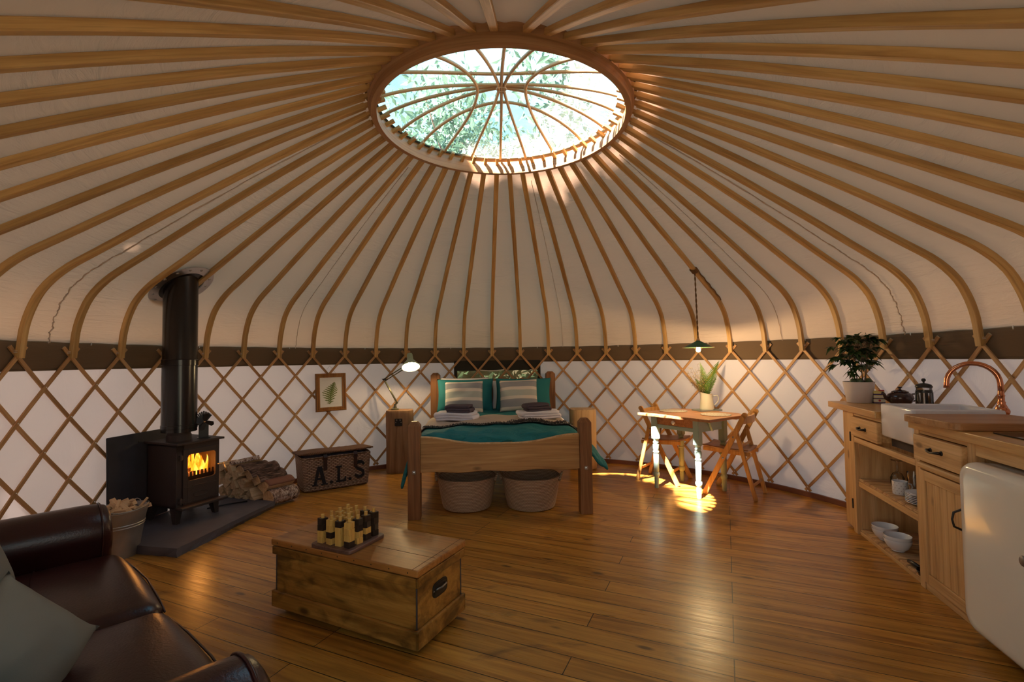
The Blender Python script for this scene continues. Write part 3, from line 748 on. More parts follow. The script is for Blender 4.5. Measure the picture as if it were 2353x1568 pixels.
f2 = leaves(9500, shade2, .29, 12); me_ = bpy.data.meshes.new('t'); f2.bm.to_mesh(me_); f2.bm.free(); fo.bm.from_mesh(me_)
fo.build('foliage', 'tree_leaf', t)
t = thing('tree', 'unseen low spreading tree added to darken the doorway side of the roof, behind the camera', 'tree', (0, -3.4, -.3), 0, 'trees outside the yurt')  # added out of view to keep sky light off the near roof
m = MB(); m.tube([(0, 0, 0), (.1, .1, 2), (0, .6, 4), (0, 1.6, 4.9)], .16, 8, scale=[1.2, 1, .75, .3]); m.build('trunk', 'bark_dark', t, smooth=True)
def over(q):
    x, y = q.uniform(-4.4, 4.4), q.uniform(-.4, 4.1); z = 3.8 + (y + .4) * .28 + q.gauss(0, .25)
    if y - 3.4 > .9 or (abs(x) < 2.0 and y - 3.4 > .55): return None
    return Vector((x, y, z + .3))
leaves(5200, over, .26, 31).build('foliage', 'tree_leaf', t)
h2 = thing('hedge', 'unseen low hedge added to trim the light at the doorway, behind the camera', 'hedge', (0, -7.5, -.3)); leaves(2600, lambda q: Vector((q.uniform(-6, 6), q.gauss(0, .35), q.uniform(0, 1.5))), .26, 33).build('foliage', 'tree_leaf', h2)  # unseen hedge, added to hold back daylight coming in at the doorway
# hedge seen through the low window
def hb(q): return Vector((q.uniform(-4, 4), q.gauss(0, .5), q.uniform(0, 2.2)))
h = thing('hedge', 'green hedge beyond the window behind the bed', 'hedge', (0, 8.6, -.3)); leaves(3000, hb, .16, 9).build('foliage', 'tree_leaf', h)
# ================================================================ BED
BED = (-.103, 3.982)
bed = thing('bed', 'rustic oak double bed with a wavy-topped footboard', 'bed', (BED[0], BED[1], 0), radians(3.9))
def post(m, x, y, s, h, tx=0, chop=.035):
    vs = [(-s, -s, 0), (s, -s, 0), (s, s, 0), (-s, s, 0), (-s, -s, h - chop), (s, -s, h - chop), (s, s, h - chop), (-s, s, h - chop)]
    k = s * .52; vs += [(-k, -k, h), (k, -k, h), (k, k, h), (-k, k, h)]
    fs = [(3, 2, 1, 0), (8, 9, 10, 11)] + [(a + o, (a + 1) % 4 + o, (a + 1) % 4 + 4 + o, a + 4 + o) for o in (0, 4) for a in range(4)]
    m.faces(vs, fs, Matrix.Translation((x, y, 0))); return m
for x in (-.712, .712): post(MB(), x, .05, .051, .795).build('post', 'oak_post', bed, bev=.004)
for x in (-.716, .716): post(MB(), x, 2.02, .056, 1.14, chop=.03).build('post', 'oak_post', bed, bev=.004)
def wavy(u):   # top edge of footboard
    return .655 - .062 * sin(pi * u)**1.6 + .006 * sin(u * 14 + 1)
n = 48; poly = [(-.662, .372)] + [(-.662 + 1.324 * k / n, .372 + .006 * sin(k * .4)) for k in range(1, n + 1)] + [(.662 - 1.324 * k / n, wavy(1 - k / n)) for k in range(n + 1)]
m = MB(); m.prism(poly, -.022, .022, Matrix(((1, 0, 0, 0), (0, 0, 1, 0.05), (0, 1, 0, 0), (0, 0, 0, 1)))); m.build('footboard', 'oak', bed, bev=.004)
m = MB(); m.sweep([(-.66 + 1.32 * k / n, .05, wavy(k / n) + .002) for k in range(n + 1)], [(-.021, -.003), (.021, -.003), (.021, .004), (-.021, .004)], (0, 0, 1)); m.build('bare_edge', 'log_wood_pale', bed)
poly = [(-.665, .42), (.665, .42)] + [(.665 - 1.33 * k / n, 1.02 + .045 * sin(pi * k / n) + .012 * sin(k * .7) + .008 * sin(k * 1.9)) for k in range(n + 1)]
m = MB(); m.prism(poly, -.02, .02, Matrix(((1, 0, 0, 0), (0, 0, 1, 2.02), (0, 1, 0, 0), (0, 0, 0, 1)))); m.build('headboard', 'oak_post', bed, bev=.005)
for x in (-.712, .712):
    m = MB(); m.box2((x - .018, .09, .36), (x + .018, 1.98, .50)); m.build('side_rail', 'oak_post', bed, bev=.004)
    m = MB(); m.box((x, -.003, .385), (.028, .008, .028), bev=.002); m.lathe([(.009, 0), (.009, .005), (0, .007)], (x, -.007, .385), 12, R=euler(90)); m.build('bolt', 'steel', bed)
BX = Matrix.Translation((BED[0], BED[1], 0)) @ Matrix.Rotation(radians(3.9), 4, 'Z')
def bw(x, y, z): return BX @ Vector((x, y, z))
m = MB(); m.box2((-.675, .10, .40), (.675, 1.96, .585), bev=.05); o = m.build('mattress', 'mattress_cloth', smooth=True, auto=50, loc=bw(0, 0, 0), rot=(0, 0, radians(3.9))); tag(o, 'thick mattress under the teal duvet', 'mattress')
# duvet
def duv(u, v):
    s = -1.02 + 2.04 * u; y = .085 + 1.80 * v
    W = .70 + .0 * v; fl = max(0, 1 - v * 2.2)
    wr = .010 * sin(8 * s + 5 * y) * sin(11 * y - 3 * s) + .006 * sin(19 * s - 9 * y)
    e = min(1, v / .10); top = .655 + .035 * sin(pi * min(1, max(0, (s + .7) / 1.4)))**.5 - .085 * (1 - e)**2 + wr
    if v < .16: top += .015 * sin(s * 15 + 30 * v + 2 * sin(5 * s)) * (1 - v / .16) + .010 * sin(s * 41 - 60 * v) * (1 - v / .16)
    if abs(s) <= W: return (s, y - (.03 * (1 - e)**2), top)
    d = abs(s) - W; sg = 1 if s > 0 else -1
    edge = .70
    out = .06 * (1 - exp(-d * 9)) + (.16 * fl * d / .32 if sg > 0 else .07 * fl * d / .32) + .012 * sin(y * 13) * d * 3
    return (sg * (W + out), y - .03 * (1 - e)**2, top - .02 - (d**1.05) * (.66 if sg > 0 else 1.05))
m = MB(); m.grid(duv, 64, 64); o = m.build('duvet', 'duvet_cloth', smooth=True, solid=.03, soff=-1, sub=1, loc=bw(0, 0, 0), rot=(0, 0, radians(3.9)))
tag(o, 'teal duvet spread over the bed and hanging down both sides', 'duvet')
def front_roll(u, v):   # puffed front edge of the duvet tucked behind the footboard
    x = -.655 + 1.31 * u; a = -.3 + 3.6 * v
    rr = .052 + .010 * sin(x * 13 + 2) + .007 * sin(x * 31) + .006 * sin(x * 9 - a * 4)
    return (x, .135 - sin(a) * rr * 1.25 + .02, .612 + cos(a) * rr + .006 * sin(x * 7))
m = MB(); m.grid(front_roll, 70, 18); f_ = m.build('duvet_fold', 'duvet_cloth', o, smooth=True)
# blanket
def bl(u, v):
    s = -.86 + 1.72 * u; y = .50 + .64 * v
    base = duv((s + 1.02) / 2.04, (y - .085) / 1.80); return (base[0] + (.012 if s > .7 else -.012 if s < -.7 else 0), y, base[2] + .016)
m = MB(); m.grid(bl, 56, 16); b = m.build('blanket', 'beige_blanket', smooth=True, solid=.008, loc=bw(0, 0, 0), rot=(0, 0, radians(3.9))); tag(b, 'beige wool blanket with a dark fringe laid across the bed', 'blanket')
m = MB(); q = random.Random(3)
for k in range(330):
    u = k / 329; p = Vector(bl(u, 0)); l = q.uniform(.015, .04); dx = q.uniform(-.016, .016)
    m.tube([p + Vector((0, .004, .004)), p + Vector((dx * .4, -l * .5, q.uniform(.004, .016))), p + Vector((dx, -l, q.uniform(-.002, .012)))], .0026, 4)
for k in range(110):
    u = .56 + .30 * q.random(); p = Vector(bl(u, 0)); m.tube([p + Vector((q.uniform(-.02, .02), .01, .008)), p + Vector((q.uniform(-.03, .03), -.01, q.uniform(.02, .035))), p + Vector((q.uniform(-.03, .03), -.03, q.uniform(.004, .02)))], .0028, 4)
m.build('fringe', 'fringe_grey', b, smooth=True)
# pillows
def pillow(w, h, t, seed=0, wob=.012, edge=.006, pull=.06, ex=2.6, ear=0):
    """lies in local x (width) / z (height), thick in y"""
    q = random.Random(seed); ph = [q.random() * 6 for _ in range(6)]; m = MB()
    for side in (1, -1):
        def f(u, v, side=side):
            a, b = 2 * u - 1, 2 * v - 1
            prof = max(0, (1 - abs(a)**ex)) ** .55 * max(0, (1 - abs(b)**ex)) ** .55
            x = a * w / 2 * (1 - pull * (1 - b * b)**1 * abs(a)**6) ; z = b * h / 2 * (1 - pull * (1 - a * a) * abs(b)**6)
            wr = wob * prof * (sin(5 * a + ph[0] + 3 * b) * .5 + sin(9 * b - 4 * a + ph[1]) * .35 + .25 * sin(15 * a * b + ph[2])) * (1 if side > 0 else .6)
            return (x, -side * (t / 2 * prof + edge * (.4 if prof > 0 else 0) + wr * .8) + ear * (abs(a) * abs(b))**6, z)
        m.grid(f, 28, 28)
    return m
for x, rz, lab, sd in ((-.345, 4, 'large teal pillow behind the left striped cushion', 1), (.355, -3, 'large teal pillow behind the right striped cushion', 2)):
    o = pillow(.68, .42, .17, sd).build('pillow', 'teal_cloth', smooth=True, weld=.0008, loc=bw(x, 1.83, .865), rot=(radians(-17), 0, radians(rz))); tag(o, lab, 'pillow', 'teal pillows on the bed')
o = pillow(.60, .40, .13, 5).build('pillow', 'white_sheet', smooth=True, weld=.0008, loc=bw(-.36, 1.925, .885), rot=(radians(-14), 0, radians(2))); tag(o, 'white pillow peeping out behind the left teal pillow', 'pillow')
o = pillow(.66, .36, .12, 6).build('pillow', 'white_sheet', smooth=True, weld=.0008, loc=bw(.30, 1.925, .86), rot=(radians(-14), 0, radians(-1))); tag(o, 'white pillow hidden behind the right teal pillow', 'pillow')
for x, y, z, rz, ry, lab, sd in ((-.355, 1.655, .862, 2, -1, 'left striped cushion, tinted warm by the reading lamp', 11), (.285, 1.66, .872, -2, -2, 'right striped cushion leaning on the bed pillows', 12)):
    o = pillow(.445, .385, .14, sd, pull=.03).build('striped_cushion', 'striped_cushion', smooth=True, weld=.0008, loc=bw(x, y, z), rot=(radians(-22), radians(ry), radians(rz))); tag(o, lab, 'cushion', 'striped cushions')
# towels
def fold(w, d, layers, th, mat, name, label, loc, rz, seed, group, bulge=.0):
    q = random.Random(seed); pts = []; r = th / 2
    for k in range(layers):
        z = th * (k + .5) * 1.02; xs = [(-w / 2 + r), (w / 2 - r)]
        if k % 2: xs = xs[::-1]
        nn = 12
        for i in range(nn + 1):
            x = xs[0] + (xs[1] - xs[0]) * i / nn; pts.append((x, z + bulge * (1 - (2 * x / w)**2) * (k + 1) / layers))
        if k < layers - 1:
            sg = 1 if xs[1] > 0 else -1
            for i in range(1, 5): a = -pi / 2 + pi * i / 5; pts.append((xs[1] + sg * r * 1.0 * cos(a), z + r * 1.02 + r * 1.02 * sin(a)))
    m = MB()
    def f(u, v):
        k = u * (len(pts) - 1); i = min(int(k), len(pts) - 2); t = k - i
        x = pts[i][0] * (1 - t) + pts[i + 1][0] * t; z = pts[i][1] * (1 - t) + pts[i + 1][1] * t; b = 2 * v - 1
        s = 1 - .12 * abs(b)**3
        return (x * s, b * d / 2 * (1 - .04 * (2 * x / w)**4), z * (1 - .10 * abs(b)**4) + .003 * sin(7 * x / w + 5 * b + seed))
    m.grid(f, len(pts) - 1, 16)
    o = m.build(name, mat, smooth=True, solid=th * .86, soff=0, loc=loc, rot=(0, 0, radians(rz))); tag(o, label, 'towel', group); return o
z0 = .718
fold(.42, .30, 3, .024, 'towel_white', 'towel', 'folded white bath towel on the left side of the bed', bw(-.40, .86, z0 - .012), -6, 1, 'bath towels', .006)
fold(.27, .19, 3, .024, 'towel_grey', 'towel', 'folded grey hand towel lying on the left white towel', bw(-.37, .84, z0 + .058), -8, 2, 'hand towels', .006)
fold(.42, .30, 3, .024, 'towel_white', 'towel', 'folded white bath towel on the right side of the bed', bw(.42, .87, z0 - .012), 12, 3, 'bath towels', .006)
fold(.27, .19, 3, .024, 'towel_grey', 'towel', 'folded grey hand towel lying on the right white towel', bw(.40, .85, z0 + .058), 16, 4, 'hand towels', .006)
# baskets
for cx, lab in ((-.417, 'round coiled rope basket under the bed, left one'), (.152, 'round coiled rope basket under the bed, right one')):
    t = thing('basket', lab, 'basket', (cx, 4.30, 0), radians(random.uniform(-10, 10)), 'rope baskets under the bed')
    prof = [(0, .004), (.19, .004)]; NC = 21
    for k in range(NC):
        z = .006 + k * .0128; r = .205 + .052 * (k / NC)**.8 + (.012 if k < 2 else 0) * 0
        for a in (-.9, 0, .9): prof.append((r + .0052 * cos(a), z + .0064 + .0062 * sin(a)))
    zt = .006 + NC * .0128
    prof += [(.252, zt + .004), (.246, zt)]
    for k in range(NC - 1, -1, -1): prof.append((.194 + .052 * (k / NC)**.8, .010 + k * .0128))
    prof.append((0, .014))
    m = MB(); m.lathe(prof, n=56, cap=False); m.build('body', 'coil_basket', t, smooth=True)
    for s in (-1, 1):
        m = MB(); m.tube([(s * (.254 + .022 * sin(pi * k / 14)), -.075 + .15 * k / 14, zt - .035 + .055 * sin(pi * k / 14)) for k in range(15)], .0105, 8, scale=[1.1] + [1] * 13 + [1.1]); m.build('handle', 'coil_basket', t, smooth=True)
# log side tables
def stump(w, d, h, seed, mat):
    q = random.Random(seed); n = 40; ph = [q.random() * 6 for _ in range(6)]
    rings = [0, .02, .12, .25, .4, .55, .7, .85, .97, 1.0]; m = MB(); V = []
    for z in rings:
        row = []
        for k in range(n):
            a = 2 * pi * k / n; p = 4.2
            r = 1 / ((abs(cos(a)) ** p + abs(sin(a)) ** p) ** (1 / p))
            r *= 1 + .025 * sin(3 * a + ph[0] + 2 * z) + .015 * sin(7 * a + ph[1] - 3 * z)
            if abs(((a + pi / 2 + .1 + pi) % (2 * pi)) - pi) < .05: r *= .96
            c = 1 - (.04 if z in (0, 1.0) else 0) - .02 * z
            row.append(m.bm.verts.new((w / 2 * r * cos(a) * c, d / 2 * r * sin(a) * c, z * h)))
        V.append(row)
    for i in range(len(rings) - 1):
        for k in range(n): m.bm.faces.new([V[i][k], V[i][(k + 1) % n], V[i + 1][(k + 1) % n], V[i + 1][k]])
    m.bm.faces.new(V[-1]); m.bm.faces.new(V[0][::-1])
    return m
t = thing('side_table', 'dark squared tree-trunk bedside table left of the bed, with a power socket', 'side table', (-1.335, 5.69, 0), radians(3), 'trunk bedside tables')
stump(.31, .27, .715, 1, 'x').build('trunk', 'log_wood_dark', t, smooth=True, auto=50)
m = MB(); m.box((.005, -.137, .585), (.086, .008, .086), bev=.003); s_ = m.build('wall_socket', 'black_plastic', t)
for dx in (-.02, .02):
    m = MB(); m.box((.005 + dx, -.142, .612), (.014, .005, .016)); m.build('switch', 'coin_metal', s_)
for dx in (-.03, .03):
    m = MB(); m.lathe([(.004, 0), (0, .002)], (.005 + dx, -.1415, .585), 8, R=euler(90)); m.build('screw', 'steel', s_)
t = thing('side_table', 'pale squared tree-trunk bedside table right of the bed', 'side table', (.835, 5.77, 0), radians(-4), 'trunk bedside tables')
stump(.315, .30, .695, 2, 'x').build('trunk', 'log_wood_pale', t, smooth=True, auto=50)

# ================================================================ READING LAMP
LB = Vector((-1.40, 5.71, .716))
lamp = thing('desk_lamp', 'jointed desk lamp with a pale green shade, lit, on the left bedside trunk', 'desk lamp', LB)
def rel(px, z): return None
E1 = Vector((-1.524, 5.70, 1.072)) - LB; E0 = Vector((-1.375, 5.70, .80)) - LB; E2 = Vector((-1.262, 5.66, 1.228)) - LB
m = MB(); m.lathe([(.0, 0), (.045, 0), (.045, .012), (.02, .02), (.014, .05), (.012, .07)], n=20); m.build('base', 'lamp_arm', lamp, smooth=True, auto=40)
m = MB(); m.beam(Vector((0, 0, .05)), E0, .02, .012); m.lathe([(.014, -.012), (.014, .012)], E0, 12, R=euler(90)); m.build('bracket', 'lamp_arm', lamp)
for dy in (-.012, .012):
    m = MB(); m.tube([E0 + Vector((0, dy, 0)), E1 + Vector((0, dy, 0))], .0075, 6); m.build('lower_arm', 'lamp_arm', lamp, smooth=True)
for dz in (-.009, .013):
    m = MB(); m.tube([E1 + Vector((dz * .6, 0, -dz)), E2 + Vector((dz * .6, 0, -dz))], .0068, 6); m.build('upper_arm', 'lamp_arm', lamp, smooth=True)
for k in (-1, 1):
    m = MB(); a0 = Vector((.012 * k, 0, .05)); a1 = E0 + Vector((-.03, 0, .07)); pts = []
    for i in range(60): t_ = i / 59; pts.append(a0.lerp(a1, t_) + Vector((.005 * cos(i * 1.5), .005 * sin(i * 1.5), 0)))
    m.tube(pts, .0012, 4); m.build('spring', 'steel', lamp)
m = MB(); m.prism([(-.03, .012), (.02, .014), (.014, -.028)], -.008, .008, Matrix.Translation(E1) @ Matrix(((1, 0, 0, 0), (0, 0, 1, 0), (0, 1, 0, 0), (0, 0, 0, 1)))); m.build('elbow', 'black_iron', lamp)
SH = Vector((-1.195, 5.62, 1.262)) - LB
shR = euler(-30, -12, 0)
m = MB(); m.lathe([(.0, .135), (.030, .132), (.033, .125), (.038, .05), (.05, .035), (.085, -.01), (.105, -.048), (.103, -.048), (.083, -.008), (.048, .030), (.034, .044), (0, .046)], SH, 32, R=shR, cap=False); shd = m.build('lamp_shade', 'lamp_green', lamp, smooth=True, auto=50)
m = MB(); m.lathe([(0, -.028), (.018, -.024), (.030, -.008), (.028, .012), (.014, .034), (.012, .045)], SH, 20, R=shR, cap=False); m.build('bulb', 'bulb_glow', lamp, smooth=True)
m = MB(); m.tube([E2, E2 + Vector((.012, 0, .03)), SH + shR @ Vector((-.035, 0, .06))], .008, 8); m.build('hinge', 'steel', lamp, smooth=True)
def point(name, loc, e, col, r=.03, rot=None, spot=None):
    l = bpy.data.lights.new(name, 'SPOT' if spot else 'POINT'); l.energy = e; l.color = col; l.shadow_soft_size = r
    if spot: l.spot_size = radians(spot); l.spot_blend = .5
    o = bpy.data.objects.new(name, l); COL.objects.link(o); o.location = loc
    if rot: o.rotation_euler = rot
    return o
WARM = (1.0, .68, .34)
point('desk_lamp_light', LB + SH + shR @ Vector((0, 0, -.036)), 8, WARM, .02)

# ================================================================ PENDANT
PX, PY = 1.817, 4.667
pend = thing('pendant_lamp', 'green enamel cone pendant lamp hanging on a rope over the table', 'pendant lamp', (PX, PY, 1.39))
m = MB(); m.lathe([(0, .072), (.012, .072), (.022, .062), (.142, .002), (.145, -.001), (.141, -.001), (.020, .056), (.0, .058)], n=40, cap=False); m.build('lamp_shade', 'shade_green', pend, smooth=True, auto=60)
m = MB(); m.lathe([(.146, -.002), (.147, .002), (.144, .004)], n=40, cap=False); m.tube([(.1455 * cos(2 * pi * k / 40), .1455 * sin(2 * pi * k / 40), .0) for k in range(40)], .0016, 5, closed=True); m.build('rim', 'brass', pend, smooth=True)
m = MB(); m.lathe([(0, -.046), (.014, -.042), (.022, -.028), (.020, -.010), (.012, .012), (.012, .03)], n=20, cap=False); m.build('bulb', 'bulb_glow', pend, smooth=True)
m = MB(); m.cyl((0, 0, .02), .014, .055, 16); m.lathe([(.02, .068), (.014, .082), (.008, .095)], n=16); m.build('lamp_holder', 'brass', pend, smooth=True, auto=40)
m = MB(); top = Vector((1.802 - PX, 4.665 - PY, 2.125 - 1.39))
for ph in (0, pi):
    m.tube([Vector((0, 0, .09)).lerp(top, i / 90) + Vector((.0042 * cos(i * .42 + ph), .0042 * sin(i * .42 + ph), 0)) for i in range(91)], .0042, 6)
m.build('rope', 'rope', pend, smooth=True)
m = MB(); a = PH0 + DPH * 21; dr = Vector((sin(a), cos(a), 0)); sd = Vector((cos(a), -sin(a), 0)); pc = Vector((CX + 2.345 * sin(a) - PX, CY + 2.345 * cos(a) - PY, 2.148 - 1.39)); tdir = Vector((dr.x * .86, dr.y * .86, -.5)); nd = Vector((dr.x * .5, dr.y * .5, .86))
for k in range(5):
    c = pc + tdir * (k * .011 - .02); m.tube([c + sd * .031 * cos(2 * pi * i / 14) + nd * .027 * sin(2 * pi * i / 14) + tdir * .006 * cos(2 * pi * i / 14 + k) for i in range(14)], .0062, 6, closed=True)
m.build('rope_knot', 'rope', pend, smooth=True)
m = MB(); pts = []
for i in range(30):
    r = 2.345 + .44 * i / 29; z = None
    for (r0, z0_), (r1_, z1_) in zip(SP, SP[1:]):
        if r1_ <= r <= r0: z = z0_ + (z1_ - z0_) * (r - r0) / (r1_ - r0)
    z = z if z else 1.9
    pts.append(Vector((CX + r * sin(a) - PX, CY + r * cos(a) - PY, z - 1.39 - .0)) + sd * (.029 + .004 * sin(i)) + Vector((0, 0, .004)))
m.tube(pts, .0055, 6); m.build('rope_tail', 'rope', pend, smooth=True)
point('pendant_light', (PX, PY, 1.39 - .062), 14, WARM, .022)
# ================================================================ STOVE CORNER
m = MB(); q = random.Random(2)
poly = [(-2.262, 3.246), (-2.133, 4.318), (-2.42, 4.40), (-2.62, 4.46), (-2.74, 4.36), (-2.90, 4.06), (-2.955, 3.7), (-2.95, 3.40)]
pts = []
for i in range(len(poly)):
    a, b = Vector(poly[i]), Vector(poly[(i + 1) % len(poly)]); n = max(1, int((b - a).length / .05))
    for k in range(n): p = a.lerp(b, k / n); pts.append((p.x + q.uniform(-.004, .004), p.y + q.uniform(-.004, .004)))
n = len(pts); low = [(x + (-.012 if x > -2.2 else 0) + q.uniform(-.006, .006), y + q.uniform(-.004, .01)) for x, y in pts]
m.faces([(x, y, 0.0) for x, y in low] + [(x, y, .028) for x, y in [(a + q.uniform(-.004, .004), b + q.uniform(-.004, .004)) for a, b in pts]] + [(x, y, .06) for x, y in pts],
        [list(range(n))[::-1], list(range(2 * n, 3 * n))] + [(i + o, (i + 1) % n + o, (i + 1) % n + n + o, i + n + o) for o in (0, n) for i in range(n)])
tag(m.build('hearth_slab', 'slate'), 'thick rough-edged slate hearth slab under the stove', 'hearth')
SY = 67.7; ST = Vector((-2.694, 3.943, .06)); w_, d_ = .350, .355
t = thing('wood_stove', 'black cast iron wood stove with a lit fire behind its glass', 'stove', ST, radians(SY))
# local: x along the front (left to right seen from the front), y to the back, front at y=-d/2
m = MB(); H0, H1 = .115, .605; hw, hd = w_ / 2, d_ / 2
m.box2((-hw, hd - .02, H0), (hw, hd, H1)); m.box2((-hw, -hd + .012, H0), (-hw + .015, hd, H1)); m.box2((hw - .015, -hd + .012, H0), (hw, hd, H1)); m.box2((-hw, -hd + .012, H0), (hw, hd, H0 + .02)); m.box2((-hw, -hd + .012, H1 - .02), (hw, hd, H1))
m.box2((-hw, -hd + .0, H0), (-hw + .062, -hd + .02, H1)); m.box2((hw - .012, -hd, H0), (hw, -hd + .02, H1)); m.box2((-hw, -hd, H1 - .060), (hw, -hd + .02, H1)); m.box2((-hw, -hd, H0), (hw, -hd + .02, H0 + .012))
m.build('body', 'stove_iron', t, bev=.003)
m = MB(); m.box2((-hw - .02, -hd - .035, .605), (hw + .02, hd + .015, .622)); m.build('top_plate', 'stove_iron', t, bev=.003)
# door with a window
dx0, dx1, dz0, dz1 = -hw + .045, hw - .014, .135, .562; wx0, wx1, wz0, wz1 = -.095, .135, .315, .520
m = MB(); y0, y1 = -hd - .014, -hd + .002
m.box2((dx0, y0, dz0), (wx0, y1, dz1)); m.box2((wx1, y0, dz0), (dx1, y1, dz1)); m.box2((wx0, y0, wz1), (wx1, y1, dz1)); m.box2((wx0, y0, dz0), (wx1, y1, wz0))
for a, b in ((wx0, wz0), (wx1, wz0), (wx0, wz1), (wx1, wz1)):
    sx = 1 if a == wx0 else -1; sz = 1 if b == wz0 else -1; c = .022
    X = Matrix(((1, 0, 0, 0), (0, 0, 1, 0), (0, 1, 0, 0), (0, 0, 0, 1)))
    m.prism([(a, b), (a + sx * c, b), (a + sx * c * .3, b + sz * c * .3), (a, b + sz * c)], y0, y1, X)
door = m.build('door', 'stove_iron', t, bev=.002)
m = MB()
for z in (.262, .145): m.box2((dx0 + .01, y0 - .004, z), (dx1 - .01, y0 + .002, z + .006))
m.tube([(-.05 + .12 * (1 - cos(pi * k / 12)) / 1 * .5, y0 - .001, .20 + .018 * sin(pi * k / 12)) for k in range(13)] + [(.07 - .12 * (1 - cos(pi * k / 12)) * .5, y0 - .001, .20 - .018 * sin(pi * k / 12)) for k in range(1, 12)], .0025, 5, closed=True)
m.box2((-.06, y0 - .006, .268), (.06, y0 + .002, .274)); m.build('door_moulding', 'stove_iron', door)
m = MB(); m.box2((wx0 - .003, -hd - .008, wz0 - .003), (wx1 + .003, -hd - .004, wz1 + .003)); m.build('glass_pane', 'stove_glass', door)
for z in (.155, .49):
    m = MB(); m.box2((dx0 - .028, y0 - .008, z), (dx0 + .006, y1, z + .03)); m.lathe([(.008, -.006), (.008, .040)], (dx0 - .02, y0 - .004, z), 10); m.build('hinge', 'stove_iron', t, bev=.002)
m = MB(); m.tube([(dx1 - .01, y0, .40), (dx1 + .03, y0 - .015, .402)], .008, 8); m.lathe([(0, -.013), (.013, 0), (0, .013)], (dx1 + .035, y0 - .018, .403), 12); m.tube([(dx1 + .036, y0 - .018, .395), (dx1 + .058, y0 - .02, .315)], .0075, 8, scale=[.8, 1.2]); m.build('door_handle', 'brass', t, smooth=True)
m = MB(); m.sweep([(-hw - .01, -hd - .045, .125), (hw + .015, -hd - .045, .125)], [(-.045, -.010), (.045, -.010), (.045, .008), (.03, .012), (-.045, .004)], (0, 0, 1)); m.build('ash_lip', 'stove_iron', t, bev=.003)
for sx in (-1, 1):
    for sy in (-1, 1):
        m = MB(); x0, x1 = sx * hw, sx * (hw - .055); ya, yb = sy * hd, sy * (hd - .075)
        vs = [(x0, ya, H0), (x1, ya, H0), (x0, yb, H0), (x0, ya, 0), (x0 - sx * .03, ya, 0), (x0, ya - sy * .04, 0)]
        m.faces([(x0, ya, H0), (x1, ya, H0), (x1, yb, H0), (x0, yb, H0), (x0, ya, 0), (x0 - sx * .032, ya, 0), (x0 - sx * .032, ya - sy * .04, 0), (x0, ya - sy * .04, 0)], [(0, 1, 2, 3), (7, 6, 5, 4), (0, 4, 5, 1), (1, 5, 6, 2), (2, 6, 7, 3), (3, 7, 4, 0)])
        m.build('leg', 'stove_iron', t, bev=.002)
m = MB(); m.box2((-hw + .018, -hd + .03, H0 + .02), (hw - .018, hd - .03, wz0 - .005)); m.box2((-hw + .018, hd - .06, wz0 - .01), (hw - .018, hd - .03, H1 - .03)); m.build('firebrick', 'brick_grey', t)
m = MB(); m.box2((wx0 - .01, -hd + .02, wz0 - .01), (wx1 + .01, -hd + .028, wz0 + .028))
for k in range(8): x = wx0 + .012 + k * .030; m.box2((x, -hd + .02, wz0 + .02), (x + .014, -hd + .028, wz0 + .062))
m.build('grate', 'black_iron', t)
m = MB(); q = random.Random(5)
for k in range(24):
    x = q.uniform(wx0 + .005, wx1 - .005); y = q.uniform(-.10, .08); h = q.uniform(.10, .22) * (1.1 if x > 0 else .9); ph = q.random() * 6; r = q.uniform(.008, .018)
    m.tube([(x + .016 * sin(ph + 3.2 * j / 7) * j / 7 * 1.5, y, wz0 - .005 + h * j / 7) for j in range(8)], r, 7, scale=[.7, 1, 1.05, .9, .7, .5, .3, .05])
m.grid(lambda u, v: (wx0 - .02 + (wx1 - wx0 + .04) * u, .10 + .02 * sin(u * 9), wz0 - .01 + .23 * v), 12, 8)
m.build('flames', 'flame', t, smooth=True)
for x, y, z, rz, ln in ((-.02, -.02, wz0 + .03, 20, .2), (.04, -.07, wz0 + .018, -12, .19)):
    m = MB(); m.cyl((0, 0, -ln / 2), .028, ln, 9, X=Matrix.Translation((x, y, z)) @ euler(0, 90, rz).to_4x4()); m.build('burning_log', 'bark_dark', t)
l = point('stove_fire', ST + Matrix.Rotation(radians(SY), 3, 'Z') @ Vector((.02, -.16, .42)), 2.5, (1.0, .42, .10), .05)
# flue
fl = thing('flue_pipe', 'black twin-wall flue pipe rising from the stove to the roof', 'flue pipe', ST + Matrix.Rotation(radians(SY), 3, 'Z') @ Vector((-.065, -.035, .622)))
fx, fy, fz = fl.location
m = MB(); m.lathe([(.085, 0), (.085, .045), (.080, .045), (.080, .075)], n=32); m.build('collar', 'stove_iron', fl, smooth=True, auto=40)
m = MB(); R = .122; m.lathe([(.09, .072), (R, .072), (R, .098), (R + .003, .100), (R + .003, .125), (R, .128), (R, .60), (R + .004, .602), (R + .004, .645), (R, .648), (R - .002, .66), (R - .002, 1.62)], n=48); m.build('pipe', 'flue_black', fl, smooth=True, auto=35)
